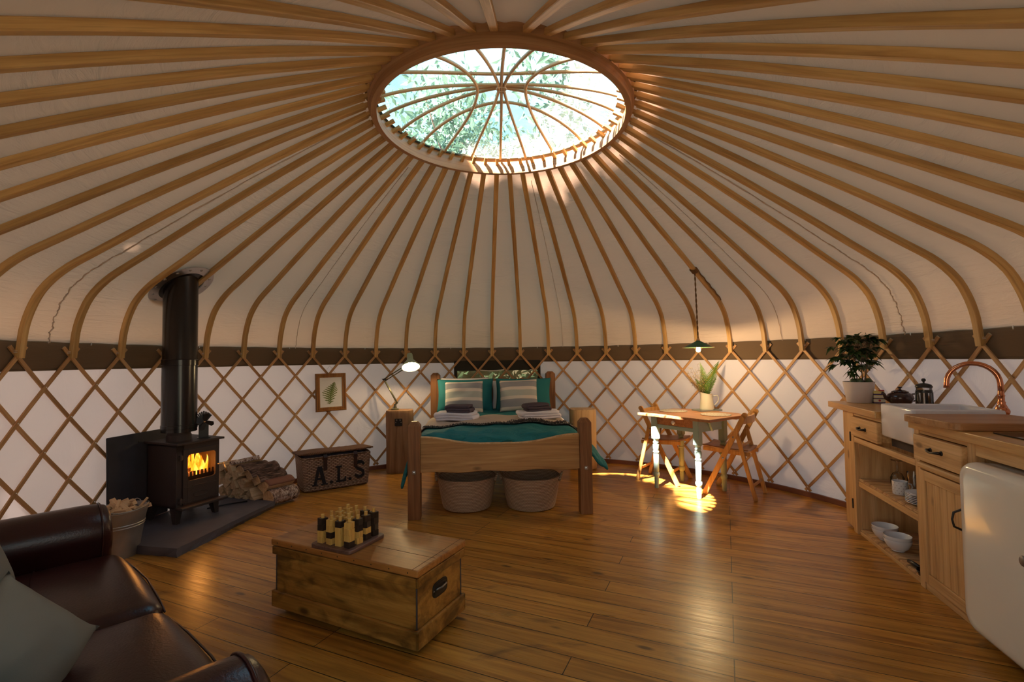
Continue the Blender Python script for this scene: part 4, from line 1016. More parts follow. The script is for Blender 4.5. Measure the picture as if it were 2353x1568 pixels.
# flange lies in the plane of the roof cloth
a = atan2(fx - CX, fy - CY); r0 = sqrt((fx - CX)**2 + (fy - CY)**2)
zr = None
for (ra, za), (rb, zb) in zip(OP, OP[1:]):
    if rb <= r0 <= ra and za > 1.5: zr = za + (zb - za) * (r0 - ra) / (rb - ra); sl_ = (zb - za) / (rb - ra)
sl_ = -.62
tdir = Vector((-sin(a), -cos(a), -sl_)).normalized(); sdv = Vector((cos(a), -sin(a), 0)); nv = sdv.cross(tdir); nv = nv if nv.z < 0 else -nv
FR = Matrix((sdv, tdir, nv)).transposed().to_4x4(); FR.translation = Vector((0, 0, zr - fz - .012)) + nv * .012
m = MB(); nn = 56
vs = []
for z in (0, .006):
    for rx, ry in ((.150, .185), (.215, .262)):
        vs += [(rx * cos(2 * pi * k / nn), ry * sin(2 * pi * k / nn), z) for k in range(nn)]
fs = []
for k in range(nn):
    j = (k + 1) % nn
    fs += [(k, nn + k, nn + j, j), (2 * nn + k, 2 * nn + j, 3 * nn + j, 3 * nn + k), (nn + k, 3 * nn + k, 3 * nn + j, nn + j), (k, j, 2 * nn + j, 2 * nn + k)]
m.faces(vs, fs, FR); fg = m.build('roof_flange', 'steel', fl, smooth=True, auto=30)
m = MB(); m.lathe([(.0, -.004), (1, -.004)], n=nn, X=FR @ Matrix.Diagonal((.152, .187, 1, 1)), cap=False); m.build('flange_hole', 'black_plastic', fl)
for k in range(14):
    b = 2 * pi * (k + .5) / 14; m = MB(); m.lathe([(.010, .004), (.010, .010), (.004, .013), (0, .013)], (.186 * cos(b), .228 * sin(b), 0), 10, X=FR); m.build('bolt', 'steel', fg, smooth=True, auto=40)
# stove fan
fn = thing('stove_fan', 'small black heat-powered fan standing on the stove top', 'stove fan', ST + Matrix.Rotation(radians(SY), 3, 'Z') @ Vector((.085, -.11, .622)), radians(SY - 30))
m = MB(); m.box2((-.045, -.03, 0), (.045, .03, .005)); m.box2((-.035, -.004, .0), (.035, .004, .115)); m.build('stand', 'black_iron', fn, bev=.001)
m = MB()
for k in range(-4, 5):
    X = Matrix.Translation((0, 0, .115)) @ euler(0, k * 9, 0).to_4x4(); m.box2((-.0045, -.022, 0), (.0045, .022, .105 - .004 * abs(k)), X=X)
m.box2((-.04, -.02, .108), (.04, .02, .13)); m.build('cooling_fins', 'black_iron', fn, bev=.001)
m = MB(); m.tube([(-.0, -.02, .135), (0, -.05, .135)], .010, 10); m.build('motor', 'brass', fn, smooth=True)
for k in range(4):
    m = MB(); X = Matrix.Translation((0, -.052, .135)) @ euler(0, 90 * k + 20, 0).to_4x4() @ euler(0, 0, 0).to_4x4()
    m.faces([(0, 0, .004), (-.018, -.006, .02), (-.022, -.008, .06), (0, 0, .072), (.018, .006, .06), (.010, .003, .02)], [(0, 1, 2, 3, 4, 5)], X); m.build('blade', 'black_iron', fn, solid=.0012)
m = MB(); m.tube([(-.03 + .06 * k / 12, 0, .222 + .035 * sin(pi * k / 12)) for k in range(13)], .0015, 5); m.build('carry_handle', 'steel', fn, smooth=True)
# slate backing sheet leaning on the lattice
m = MB(); X = Matrix.Translation((-2.94, 3.80, .06)) @ euler(0, 0, 83).to_4x4() @ euler(-1.5, 0, 0).to_4x4()
m.box2((-.26, 0, 0), (.27, .014, .695), .004, X); o = m.build('slate_panel', 'slate_dark'); tag(o, 'dark slate sheet standing upright behind the stove', 'slate panel')
m = MB(); m.lathe([(.010, 0), (0, .001)], (.0, -.001, .625), 10, X=X, R=euler(90)); m.build('drilled_hole', 'black_plastic', o)
# poker on the hearth
m = MB(); m.tube([(-2.37, 4.30, .068), (-2.50, 4.22, .068), (-2.60, 4.10, .068)], .006, 6); tag(m.build('poker', 'black_iron', smooth=True), 'thin black poker lying on the slate hearth', 'poker')
# ---------------------------------------------------------------- log pile
def split_log(sec, L, mat2, seed):
    """sec polygon in x/z (local), length L along y; bark on the last-listed arc"""
    q = random.Random(seed); n = len(sec); m = MB(); N = 5; V = []
    for k in range(N + 1):
        y = L * (k / N - .5); s = 1 + q.uniform(-.04, .04); V.append([m.bm.verts.new((x * s + q.uniform(-.0015, .0015), y + q.uniform(-.004, .004) * (k in (0, N)), z * s + q.uniform(-.0015, .0015))) for x, z in sec])
    for k in range(N):
        for i in range(n): m.bm.faces.new([V[k][i], V[k + 1][i], V[k + 1][(i + 1) % n], V[k][(i + 1) % n]])
    m.bm.faces.new(V[0][::-1][::-1]); m.bm.faces.new(V[-1][::-1]); return m
def wedge(r, ang):
    return [(0, -r * .5)] + [(r * sin(radians(-ang / 2 + ang * k / 6)), -r * .5 + r * cos(radians(-ang / 2 + ang * k / 6))) for k in range(7)]
def logobj(x, y, z, r, ang, roll, yaw, L, label, seed, barky=None, pitch=0, grp='split firewood logs'):
    sec = wedge(r, ang) if ang < 200 else [(r * .62 * cos(2 * pi * k / 14), r * .5 * sin(2 * pi * k / 14)) for k in range(14)]
    t = thing('firewood_log', label, 'firewood log', (x, y, z), 0, grp, rot=(radians(pitch), 0, radians(yaw)))
    m = split_log(sec, L, None, seed); o = m.build('split_wood', 'split_wood', t); o.rotation_euler = (0, radians(roll), 0)
    if barky:
        N = 12; R_ = Matrix.Rotation(radians(roll), 4, 'Y'); m = MB(); q = random.Random(seed + 50)
        if ang < 200: arc = [(1.035 * r * sin(radians(-ang / 2 + ang * k / 10)), -r * .5 + 1.035 * r * cos(radians(-ang / 2 + ang * k / 10))) for k in range(11)]
        else: arc = [(r * .66 * cos(2 * pi * k / 20), r * .54 * sin(2 * pi * k / 20)) for k in range(21)]
        m.grid(lambda u, v: (arc[int(round(u * (len(arc) - 1)))][0] + q.uniform(-.002, .002), L * .985 * (v - .5), arc[int(round(u * (len(arc) - 1)))][1] + q.uniform(-.002, .002)), len(arc) - 1, N)
        b = m.build('bark', barky, t, smooth=True, solid=.006, soff=1); b.rotation_euler = (0, radians(roll), 0)
    return t
# rows of split ends, seen end-on; u runs along the pile to the right, v is height
def pw(u, dv=0): return (-2.70 + .43 * u, 4.56 - .14 * u)
nm = 'lowest second third fourth'.split()
row = [(.045, [(.10, 60, 20, .078), (.30, 75, 200, .072), (.48, 66, 10, .082), (.68, 80, 185, .080), (.86, 60, 30, .070)]),
       (.110, [(.02, 85, 100, .075), (.22, 70, -20, .080), (.42, 80, 170, .082), (.60, 70, 15, .080), (.80, 75, 190, .080)]),
       (.180, [(-.04, 70, 40, .090), (.16, 95, 5, .100), (.38, 70, 180, .100), (.60, 80, 0, .100)]),
       (.250, [(-.02, 65, 190, .090), (.20, 75, 165, .085), (.42, 90, 15, .095)]),
       (.310, [(.04, 70, 30, .085), (.24, 80, 195, .090)])]
nm = ['bottom', 'second', 'third', 'fourth', 'top']; pos = ['leftmost', 'second from left', 'third from left', 'fourth from left', 'fifth from left']
for ri, (z, items) in enumerate(row):
    for ci, (u, ang, roll, r) in enumerate(items):
        x, y = pw(u); logobj(x, y, z + .01, r, ang, roll, -25 + random.uniform(-5, 5), .17, 'split log showing its cut end, %s row of the pile, %s' % (nm[ri], pos[ci]), ri * 10 + ci)
def lg(p, *a, **k): return logobj(*p, *a, **k)
logobj(-2.145, 4.46, .078, .13, 360, 0, -30, .26, 'round birch log with flaky white bark at the right foot of the pile', 71, 'bark_birch', grp='bark-covered logs')
logobj(-2.20, 4.48, .165, .115, 110, -8, -32, .26, 'reddish half log resting on the white birch log', 72, 'trim_brown', grp='bark-covered logs')
logobj(-2.28, 4.50, .228, .11, 115, 10, -34, .26, 'rough brown-barked half log, third up at the right of the pile', 73, 'bark_dark', grp='bark-covered logs')
logobj(-2.34, 4.50, .285, .10, 110, 12, -38, .26, 'grey rough-barked log near the top right of the pile', 74, 'bark_dark', pitch=8, grp='bark-covered logs')
logobj(-2.45, 4.54, .30, .10, 110, 0, -36, .24, 'dark barked half log on top of the middle of the pile', 75, 'bark_dark', grp='bark-covered logs')
logobj(-2.53, 4.55, .345, .08, 60, 12, -60, .25, 'thin bark-backed slab lying highest on the pile', 76, 'bark_birch', pitch=8, grp='bark-covered logs')

# ---------------------------------------------------------------- bucket of kindling
t = thing('bucket', 'galvanised bucket filled with kindling beside the sofa arm', 'bucket', (-2.70, 3.30, 0)); t.scale = (.85, .85, .94)
prof = [(0, .004), (.13, .004), (.132, 0), (.136, .0), (.138, .012), (.170, .215), (.175, .218), (.172, .224), (.174, .232), (.179, .236), (.175, .243), (.195, .325), (.201, .328), (.202, .336), (.196, .338), (.193, .332), (.134, .012), (0, .010)]
m = MB(); m.lathe(prof, n=48, cap=False); m.build('pail', 'galvanised', t, smooth=True, auto=40)
for s in (-1, 1):
    m = MB(); m.tube([(s * .0 + .03 * cos(pi * k / 10), s * .197, .335 + .022 * sin(pi * k / 10)) for k in range(11)], .004, 6); m.build('handle_lug', 'galvanised', t, smooth=True)
m = MB(); m.tube([(.197 * cos(a_), .197 * sin(a_), .345 + .006 * sin(3 * a_)) for a_ in [pi / 2 + pi * k / 30 - pi for k in range(31)]], .0035, 6); m.build('bail_handle', 'galvanised', t, smooth=True)
q = random.Random(8)
for k in range(26):
    a_ = q.random() * 6.28; r_ = .13 * sqrt(q.random()); ln = q.uniform(.10, .17)
    m = MB(); m.box((0, 0, 0), (q.uniform(.018, .034), ln, q.uniform(.014, .028))); o = m.build('kindling', 'split_wood', bev=.002, loc=(-2.70 + r_ * .85 * cos(a_), 3.30 + r_ * .85 * sin(a_), .305 + q.uniform(-.01, .035) - r_ * .1), rot=(q.uniform(-.5, .5), q.uniform(-.5, .5), q.uniform(0, 3.1)))
    tag(o, 'short split kindling sticks heaped in the galvanised bucket', 'kindling stick', 'kindling in the bucket')
o = MB().box((0, 0, 0), (.016, .10, .014)).build('kindling', 'split_wood', bev=.002, loc=(-2.545, 3.31, .342), rot=(.9, 0, -1.2)); tag(o, 'kindling stick poking out over the right rim of the bucket', 'kindling stick', 'kindling in the bucket')

# ================================================================ PICTURE
pc_ = Vector((-2.055, 5.425, .952)); 
t = thing('picture_frame', 'wooden framed print of a green fern hanging on the lattice', 'picture', pc_, radians(42.3), rot=(radians(-3.5), 0, radians(42.3)))
W2, H2 = .172, .212
m = MB(); X = Matrix(((1, 0, 0, 0), (0, 0, 1, 0), (0, 1, 0, 0), (0, 0, 0, 1)))
def fr(inset, wd, y0, y1):
    a, b = W2 - inset, H2 - inset
    for sx in (-1, 1): m.prism([(sx * a, -b), (sx * a, b), (sx * (a - wd), b - wd), (sx * (a - wd), -b + wd)], y0, y1, X)
    for sz in (-1, 1): m.prism([(-a, sz * b), (a, sz * b), (a - wd, sz * (b - wd)), (-a + wd, sz * (b - wd))], y0, y1, X)
fr(0, .046, -.012, .012); fr(.006, .012, -.018, -.010); fr(.026, .008, -.016, -.010); m.build('frame', 'frame_wood', t, bev=.0015)
m = MB(); m.box2((-W2 + .04, -.006, -H2 + .04), (W2 - .04, .004, H2 - .04)); pr = m.build('print', 'paper_white', t)
m = MB()
for a, b in (((-.098, -.132), (.098, -.132)), ((-.098, .132), (.098, .132)), ((-.098, -.132), (-.098, .132)), ((.098, -.132), (.098, .132))): m.beam((a[0], -.0063, a[1]), (b[0], -.0063, b[1]), .0012, .0006)
m.build('border_line', 'paper_line', pr)
def frond(L, W, n, curve=.0, base=.1, lean=0):
    """flat fern frond in x/z starting at the origin, growing up"""
    m = MB(); sp = [(curve * (k / n)**2 * L, 0, L * k / n) for k in range(n + 1)]; m.tube(sp, .0016, 4, scale=[1 - .8 * k / n for k in range(n + 1)])
    for k in range(int(n * base), n):
        u = k / n; ln = W * (1 - u)**.75 * min(1, .45 + 2 * (u - base))
        for s in (-1, 1):
            p = Vector(sp[k]) + (Vector((0, 0, L / n * .5)) if s > 0 else Vector())
            d = Vector((s, 0, .55 + .3 * u)).normalized(); g = Vector((-d.z, 0, d.x)); wd = L / n * .5
            j = max(3, int(ln / .010)); left = []; right = []
            for i in range(j + 1):
                e = i / j; ww = wd * (1 - e * .62) * (.6 if i % 2 else 1.15); c = p + d * ln * e + Vector((0, -.01 * e * e * 0, -.012 * e * e)); left.append(c + g * ww); right.append(c - g * ww)
            for i in range(j): m.faces([left[i], left[i + 1], right[i + 1], right[i]], [(0, 1, 2, 3)])
    return m
f = frond(.235, .15, 11, .30, .08); f.build('fern_drawing', 'print_leaf', pr, loc=(-.012, -.0072, -.125), rot=(0, radians(-4), 0))
m = MB(); m.tube([(-.10, .01, .17), (0, .02, .30), (.10, .01, .17)], .001, 4); m.build('hanging_wire', 'fringe_grey', t)

# ================================================================ WICKER HAMPER
hx = thing('wicker_hamper', 'wicker hamper with black painted letters and leather straps', 'hamper', (-1.905, 5.09, 0), radians(34.4))
W3, D3, HZ = .34, .185, .325
def hb_(u, v):    # side wall running round
    per = [(-W3, -D3), (W3, -D3), (W3, D3), (-W3, D3), (-W3, -D3)]; k = u * 4; i = min(int(k), 3); f = k - i
    x = per[i][0] * (1 - f) + per[i + 1][0] * f; y = per[i][1] * (1 - f) + per[i + 1][1] * f
    s = .93 + .07 * v; r_ = .004 * sin(v * 62 * HZ * pi) * 0
    return (x * s, y * s, .012 + v * HZ)
m = MB(); m.grid(hb_, 96, 24, cu=False)
# UVs in metres so the strands keep their width
for f in m.bm.faces:
    for lp in f.loops:
        c = lp.vert.co; nx = abs(f.normal.x); u_ = c.y if abs(c.x) > W3 * .93 * .995 and abs(c.y) < D3 * .99 else c.x
        lp[m.uv].uv = (u_ + 3, c.z)
m.build('body', 'wicker', hx, smooth=False, solid=.018, soff=-1)
m = MB()
def ropeloop(m, w, d, z, r, n=90, tw=26):
    P = []; per = 4
    for k in range(n):
        a_ = 2 * pi * k / n; c, s = cos(a_), sin(a_); p = 8; q_ = 1 / ((abs(c)**p + abs(s)**p)**(1 / p)); P.append((w * c * q_, d * s * q_, z))
    for ph in (0, pi): m.tube([(x, y + r * .5 * cos(tw * 2 * pi * i / n + ph) * 0, zz + r * .45 * sin(tw * 2 * pi * i / n + ph)) for i, (x, y, zz) in enumerate(P)], r, 5, closed=True)
ropeloop(m, W3 * .94, D3 * .94, .018, .010); ropeloop(m, W3 * .945, D3 * .945, .036, .008); m.build('base_braid', 'wicker', hx, smooth=True)
m = MB(); ropeloop(m, W3 * 1.005, D3 * 1.005, HZ + .008, .009); m.build('rim_braid', 'wicker', hx, smooth=True)
m = MB(); X = Matrix.Translation((0, D3, HZ + .022)) @ euler(-4.5, 0, 0).to_4x4() @ Matrix.Translation((0, -D3, 0))
def lid(u, v):
    x = (2 * u - 1) * (W3 + .022); y = (2 * v - 1) * (D3 + .020); return (x, y, .006 + .010 * (1 - (2 * u - 1)**4) * (1 - (2 * v - 1)**4) + .004 * sin(u * 7))
m.grid(lid, 60, 20, X)
for f in m.bm.faces:
    for lp in f.loops: lp[m.uv].uv = (lp.vert.co.x + 3, lp.vert.co.y + 3)
ld = m.build('lid', 'wicker_lid', hx, smooth=True, solid=.014)
m = MB()
for z in (0,): 
    P = []
    for k in range(80):
        a_ = 2 * pi * k / 80; c, s = cos(a_), sin(a_); q_ = 1 / ((abs(c)**8 + abs(s)**8)**(1 / 8)); P.append(X @ Vector(((W3 + .022) * c * q_, (D3 + .02) * s * q_, .004 + .003 * sin(k * 2.4))))
    m.tube(P, .0085, 6, closed=True)
m.build('lid_braid', 'wicker_lid', hx, smooth=True)
m = MB(); m.box2((-W3 * .9, -D3 * .93, HZ - .02), (W3 * .9, D3 * .93, HZ + .004), .01); m.build('lining', 'purple_lining', hx)
for x in (-.125, .175):
    m = MB(); m.sweep([(x, -D3 + .07, HZ + .042), (x, -D3 - .018, HZ + .036), (x, -D3 - .034, HZ + .010), (x, -D3 - .020, HZ - .035), (x + .004, -D3 - .014, HZ - .12)], [(-.018, -.003), (.018, -.003), (.018, .003), (-.018, .003)], (0, -.5, 1)); s_ = m.build('strap', 'strap_leather', hx, smooth=True, auto=40)
    m = MB(); m.box((x, -D3 - .022, HZ - .012), (.045, .012, .02), bev=.003); m.build('strap_keeper', 'strap_leather', s_)
def letter(m, polys, x, z, sx, sz, y):
    for p in polys:
        m.prism([(x + a * sx, z + b * sz) for a, b in p], y - .0035, y + .004, Matrix(((1, 0, 0, 0), (0, 0, 1, 0), (0, 1, 0, 0), (0, 0, 0, 1))))
LA = [[(0, 0), (.34, 0), (.34, .07), (.27, .07), (.42, .62), (.42, .8), (.36, .95), (.30, .88), (.10, .07), (0, .07)], [(.36, .95), (.58, .95), (.86, .07), (.96, .07), (.96, 0), (.56, 0), (.56, .07), (.64, .07), (.46, .62), (.42, .8)], [(.25, .28), (.66, .28), (.64, .38), (.28, .38)]]
LL = [[(.0, 0), (.9, 0), (.9, .30), (.80, .30), (.74, .12), (.0, .12)], [(.12, .0), (.36, .0), (.36, .9), (.12, .9)], [(0, .88), (.50, .88), (.50, .98), (0, .98)]]
def Sarc(): 
    m = []; P = [(.80, .78), (.66, .90), (.42, .93), (.22, .84), (.18, .68), (.32, .56), (.56, .47), (.76, .36), (.78, .18), (.60, .07), (.36, .06), (.16, .18)]
    for (a, b), (c, d) in zip(P, P[1:]):
        dx, dy = c - a, d - b; l = sqrt(dx * dx + dy * dy); nx, ny = -dy / l * .085, dx / l * .085; e = .035
        m.append([(a - dx / l * e + nx, b - dy / l * e + ny), (c + dx / l * e + nx, d + dy / l * e + ny), (c + dx / l * e - nx, d + dy / l * e - ny), (a - dx / l * e - nx, b - dy / l * e - ny)])
    return m
def disc(x, z, r, n=14): return [[(x + r * cos(2 * pi * k / n), z + r * sin(2 * pi * k / n)) for k in range(n)]]
for nm_, pl, x, z, sx, sz in (('letter_a', LA, -.245, .065, .155, .20), ('letter_l', LL, -.015, .07, .11, .17), ('letter_s', Sarc(), .158, .085, .135, .18), ('letter_dot', disc(0, .5, .5), -.060, .066, .032, .032), ('letter_dot', disc(0, .5, .5), .125, .072, .032, .032)):
    m = MB(); letter(m, pl, x, z, sx, sz, -D3 * .965 - .003); m.build(nm_, 'black_paint', hx, rot=(radians(2.0), 0, 0))

# ================================================================ CHEST
CH = (-.762, 2.511); ct = thing('wooden_chest', 'old pine chest used as a coffee table', 'chest', (*CH, 0), radians(-26))
w3, d3 = .452, .180
m = MB(); m.box2((-w3, -d3, .05), (w3, d3, .335)); m.build('body', 'chest_wood', ct, bev=.003)
for nm_, a, b in (('plinth_board', (-w3 - .018, -d3 - .018, .03), (w3 + .018, -d3 - .0005, .112)), ('plinth_board', (-w3 - .018, d3 + .0005, .03), (w3 + .018, d3 + .018, .112)), ('plinth_board', (w3 + .0005, -d3 - .018, .03), (w3 + .018, d3 + .018, .114)), ('plinth_board', (-w3 - .018, -d3 - .018, .03), (-w3 - .0005, d3 + .018, .114))):
    m = MB(); m.box2(a, b); m.build(nm_, 'chest_wood', ct, bev=.006)
for a, b in (((-w3 - .016, -d3 - .016, .298), (w3 + .016, -d3 - .0005, .340)), ((w3 + .0005, -d3 - .016, .298), (w3 + .016, d3 + .016, .340)), ((-w3 - .016, -d3 - .016, .298), (-w3 - .0005, d3 + .016, .340)), ((-w3 - .016, d3 + .0005, .298), (w3 + .016, d3 + .016, .340))):
    m = MB(); m.box2(a, b); m.build('top_moulding', 'chest_wood', ct, bev=.004)
for sx in (-1, 1):
    for sy in (-1, 1):
        m = MB(); m.box((sx * (w3 - .0005), sy * (d3 - .0005), .20), (.007, .007, .18)); m.build('corner_strip', 'brick_grey', ct, bev=.002)
for sx in (-1, 1):
    for sy in (-1, 1):
        m = MB(); m.lathe([(0, 0), (.018, .004), (.02, .016), (.018, .03), (0, .032)], (sx * .40, sy * .14, 0), 12); m.build('castor', 'black_iron', ct, smooth=True)
m = MB(); m.box2((-w3 - .02, -d3 - .02, .345), (w3 + .02, d3 + .02, .378)); ld = m.build('lid', 'chest_lid', ct, bev=.006)
m = MB(); m.box2((-w3 + .0, -.052, .3776), (w3 + .01, -.0505, .3786)); m.build('board_joint', 'brick_grey', ld)
m = MB(); m.box2((w3 - .012, -d3 - .018, .3776), (w3 - .0105, d3 + .018, .3786)); m.build('board_joint', 'brick_grey', ld)
q = random.Random(4)
for k in range(9):
    m = MB(); m.lathe([(.0035, 0), (0, .0008)], (-w3 + .03 + k * .105, -d3 - .0205, .362), 8, R=euler(90)); m.build('nail', 'black_iron', ld)
m = MB()
sec = [(.052 * sgn(c_) * abs(c_)**.4, .030 * sgn(s_) * abs(s_)**.55) for c_, s_ in [(cos(2 * pi * k / 28), sin(2 * pi * k / 28)) for k in range(28)]] if False else None
P = []
for k in range(36):
    a_ = 2 * pi * k / 36; c, s = cos(a_), sin(a_); P.append((.060 * abs(c)**.55 * (1 if c > 0 else -1), .036 * abs(s)**.6 * (1 if s > 0 else -1)))
X = Matrix.Translation((w3 + .0005, -.005, .225)) @ Matrix(((0, 0, 1, 0), (1, 0, 0, 0), (0, 1, 0, 0), (0, 0, 0, 1)))
m.prism(P, 0, .005, X); hp = m.build('handle_plate', 'black_iron', ct, bev=.001)
m = MB(); m.prism([(x * .80, y * .74) for x, y in P], .0052, .0062, X); m.build('recess', 'black_plastic', hp)
m = MB(); m.tube([X @ Vector((-.040, .006, .006)), X @ Vector((-.036, .008, .014)), X @ Vector((0, .004, .016)), X @ Vector((.036, .008, .014)), X @ Vector((.040, .006, .006))], .0045, 8); m.build('drop_handle', 'coin_metal', hp, smooth=True)
for a, b in ((-.052, 0), (.052, 0)):
    m = MB(); m.lathe([(.004, 0), (0, .002)], X @ Vector((a, b, .005)), 8, R=euler(0, 90)); m.build('rivet', 'steel', hp)
# ---------------------------------------------------------------- game on the chest
GB = Vector((-.846, 2.475, .3785)); gy = radians(-24.5)
m = MB(); P = []
for cx_, cy_, a0 in ((.105, .105, 0), (-.105, .105, 90), (-.105, -.105, 180), (.105, -.105, 270)):
    for k in range(6): a_ = radians(a0 + 18 * k); P.append((cx_ + .026 * cos(a_), cy_ + .026 * sin(a_)))
gt = thing('game_board', 'dark square wooden game board with sixteen pegs standing on the chest', 'game board', GB, gy)
m.prism(P, 0, .018); m.build('base', 'game_board', gt, bev=.003)
GS = .058
stacks = {(0, 0): 'LLDD', (1, 0): 'LDLL', (2, 0): 'LLLD', (3, 0): 'DLLL', (3, 1): 'LLDD', (3, 2): 'DLDD', (3, 3): 'DDDD', (0, 1): '', (1, 1): 'LLLL', (2, 1): 'DLLL', (0, 2): 'DDLL', (1, 2): 'LDLL', (2, 2): 'LLL', (0, 3): 'LLLL', (1, 3): '', (2, 3): 'DDLD'}
Rg = Matrix.Rotation(gy, 3, 'Z')
RW_ = ['front', 'second', 'third', 'back']; CW_ = ['left', 'second', 'third', 'right']
blk = {}
rr = random.Random(12)
for (i, j), st in stacks.items():
    gx, gy_ = (i - 1.5) * GS, (j - 1.5) * GS
    m = MB(); m.cyl((gx, gy_, .018), .0085, .138, 12); m.build('peg', 'block_light', gt, smooth=True, auto=40)
    for k, c in enumerate(st):
        if c not in blk:
            m = MB(); s = .0175; n8 = 12
            # square block with a round hole for the peg
            for z, fl in ((0, 0), (.0295, 1)): pass
            tb = []
            ins = [(.0098 * cos(2 * pi * a_ / n8 + pi / n8), .0098 * sin(2 * pi * a_ / n8 + pi / n8)) for a_ in range(n8)]
            out = []
            for a_ in range(n8):
                th = 2 * pi * a_ / n8 + pi / n8; q_ = s / max(abs(cos(th)), abs(sin(th)))
                out.append((q_ * cos(th), q_ * sin(th)))
            vs = [(x, y, z) for z in (0, .0295) for x, y in out] + [(x, y, z) for z in (0, .0295) for x, y in ins]
            fs = []
            for a_ in range(n8):
                b_i = (a_ + 1) % n8
                fs += [(a_, b_i, n8 + b_i, n8 + a_), (2 * n8 + a_, 3 * n8 + a_, 3 * n8 + b_i, 2 * n8 + b_i), (n8 + a_, n8 + b_i, 3 * n8 + b_i, 3 * n8 + a_), (a_, 2 * n8 + a_, 2 * n8 + b_i, b_i)]
            # corners
            m.faces(vs, fs)
            o = m.build('game_block', 'block_light' if c == 'L' else 'block_dark'); blk[c] = o
        else: o = blk[c].copy(); COL.objects.link(o)
        p = GB + Rg @ Vector((gx, gy_, .0185 + k * .030)); o.location = p; o.rotation_euler = (0, 0, gy + rr.uniform(-.22, .22))
        tag(o, '%s block, %s from the bottom, on the %s peg of the %s row' % ('pale' if c == 'L' else 'black', ['first', 'second', 'third', 'top'][k] if k < 4 else '', CW_[i], RW_[j]), 'game block', 'square blocks on the game pegs')
# ================================================================ DINING TABLE
TB = (1.773, 4.753); ty = radians(35.5)
# local axes of the table: x = to the right/back, y = to the left/back
tt = thing('dining_table', 'small drop-leaf table with a worn wooden top and pale blue turned legs', 'table', (*TB, 0), ty)
# top: front-left edge from (-x) side
tw, td = .34, .40
m = MB(); poly = []
for a, b, n in (((-tw, td), (-tw, -td), 12), ((-tw, -td), (tw - .10, -td), 8), ((tw - .10, -td), (tw, -td + .12), 4), ((tw, -td + .12), (tw, td - .12), 8), ((tw, td - .12), (tw - .1, td), 4), ((tw - .1, td), (-tw, td), 8)):
    for k in range(n): t_ = k / n; poly.append((a[0] + (b[0] - a[0]) * t_ + .004 * sin(k * 2.3), a[1] + (b[1] - a[1]) * t_ + .004 * sin(k * 1.7)))
m.prism(poly, .716, .742); m.build('tabletop', 'table_top_wood', tt, bev=.004)
m = MB(); m.box2((.11, -td + .015, .706), (tw - .03, td - .015, .7155)); m.build('leaf_support', 'table_top_wood', tt)
def turned(m, x, y):
    m.box((x, y, .60), (.062, .062, .23), bev=.005)
    m.lathe([(.0, .0), (.020, 0), (.0225, .10), (.020, .105), (.026, .115), (.032, .135), (.028, .155), (.022, .160), (.026, .17), (.0265, .34), (.024, .345), (.030, .352), (.030, .362), (.024, .368), (.026, .375), (.031, .40), (.030, .43), (.022, .437), (.028, .445), (.028, .455), (.022, .460), (.026, .475), (.033, .487)], (x, y, 0), 20)
LX = (-.245, .17); LY = (-.215, .255)
for x in LX:
    for y in LY: 
        m = MB(); turned(m, x, y); m.build('leg', 'mint_paint' if x < 0 else 'olive_paint', tt, smooth=True, auto=40)
m = MB(); m.box2((LX[0] - .012, LY[0], .60), (LX[0] + .012, LY[1], .634)); m.build('drawer_rail', 'mint_paint', tt, bev=.002)
m = MB(); m.box2((LX[0] - .014, LY[0] + .033, .637), (LX[0] + .012, LY[1] - .033, .706)); dw = m.build('drawer', 'table_top_wood', tt, bev=.002)
m = MB(); m.lathe([(.008, 0), (.008, .012), (.018, .018), (.020, .028), (.012, .036), (0, .038)], (LX[0] - .014, .02, .672), 16, R=euler(0, -90)); m.build('knob', 'white_ceramic', dw, smooth=True)
for y in LY:
    m = MB(); m.box2((LX[0], y - .011, .60), (LX[1], y + .011, .706)); m.build('apron', 'mint_paint', tt, bev=.002)
m = MB(); m.box2((LX[1] - .011, LY[0], .60), (LX[1] + .011, LY[1], .706)); m.build('apron', 'olive_paint', tt)
m = MB(); m.prism([(-.10, .60), (.11, .70), (-.16, .70)], LY[0] - .035, LY[0] - .013, Matrix(((1, 0, 0, 0.05), (0, 0, 1, 0), (0, 1, 0, 0), (0, 0, 0, 1)))); m.build('leaf_bracket', 'mint_paint', tt)
Rt = Matrix.Rotation(ty, 3, 'Z')
def tw_(x, y, z): return Vector((*TB, 0)) + Rt @ Vector((x, y, z))
for (x, y), lab in (((1.655, 4.96), 'round woven placemat on the left of the table'), ((1.94, 4.60), 'round woven placemat on the right of the table')):
    m = MB(); m.lathe([(0, .006), (.135, .006), (.140, .004), (.137, 0), (0, 0)], n=48); 
    for f in m.bm.faces:
        for lp in f.loops: r_ = sqrt(lp.vert.co.x**2 + lp.vert.co.y**2); lp[m.uv].uv = (lp[m.uv].uv[0] * 1.0, r_)
    tag(m.build('placemat', 'mat_weave', smooth=True, auto=40, loc=(x, y, .7425)), lab, 'placemat', 'woven placemats')
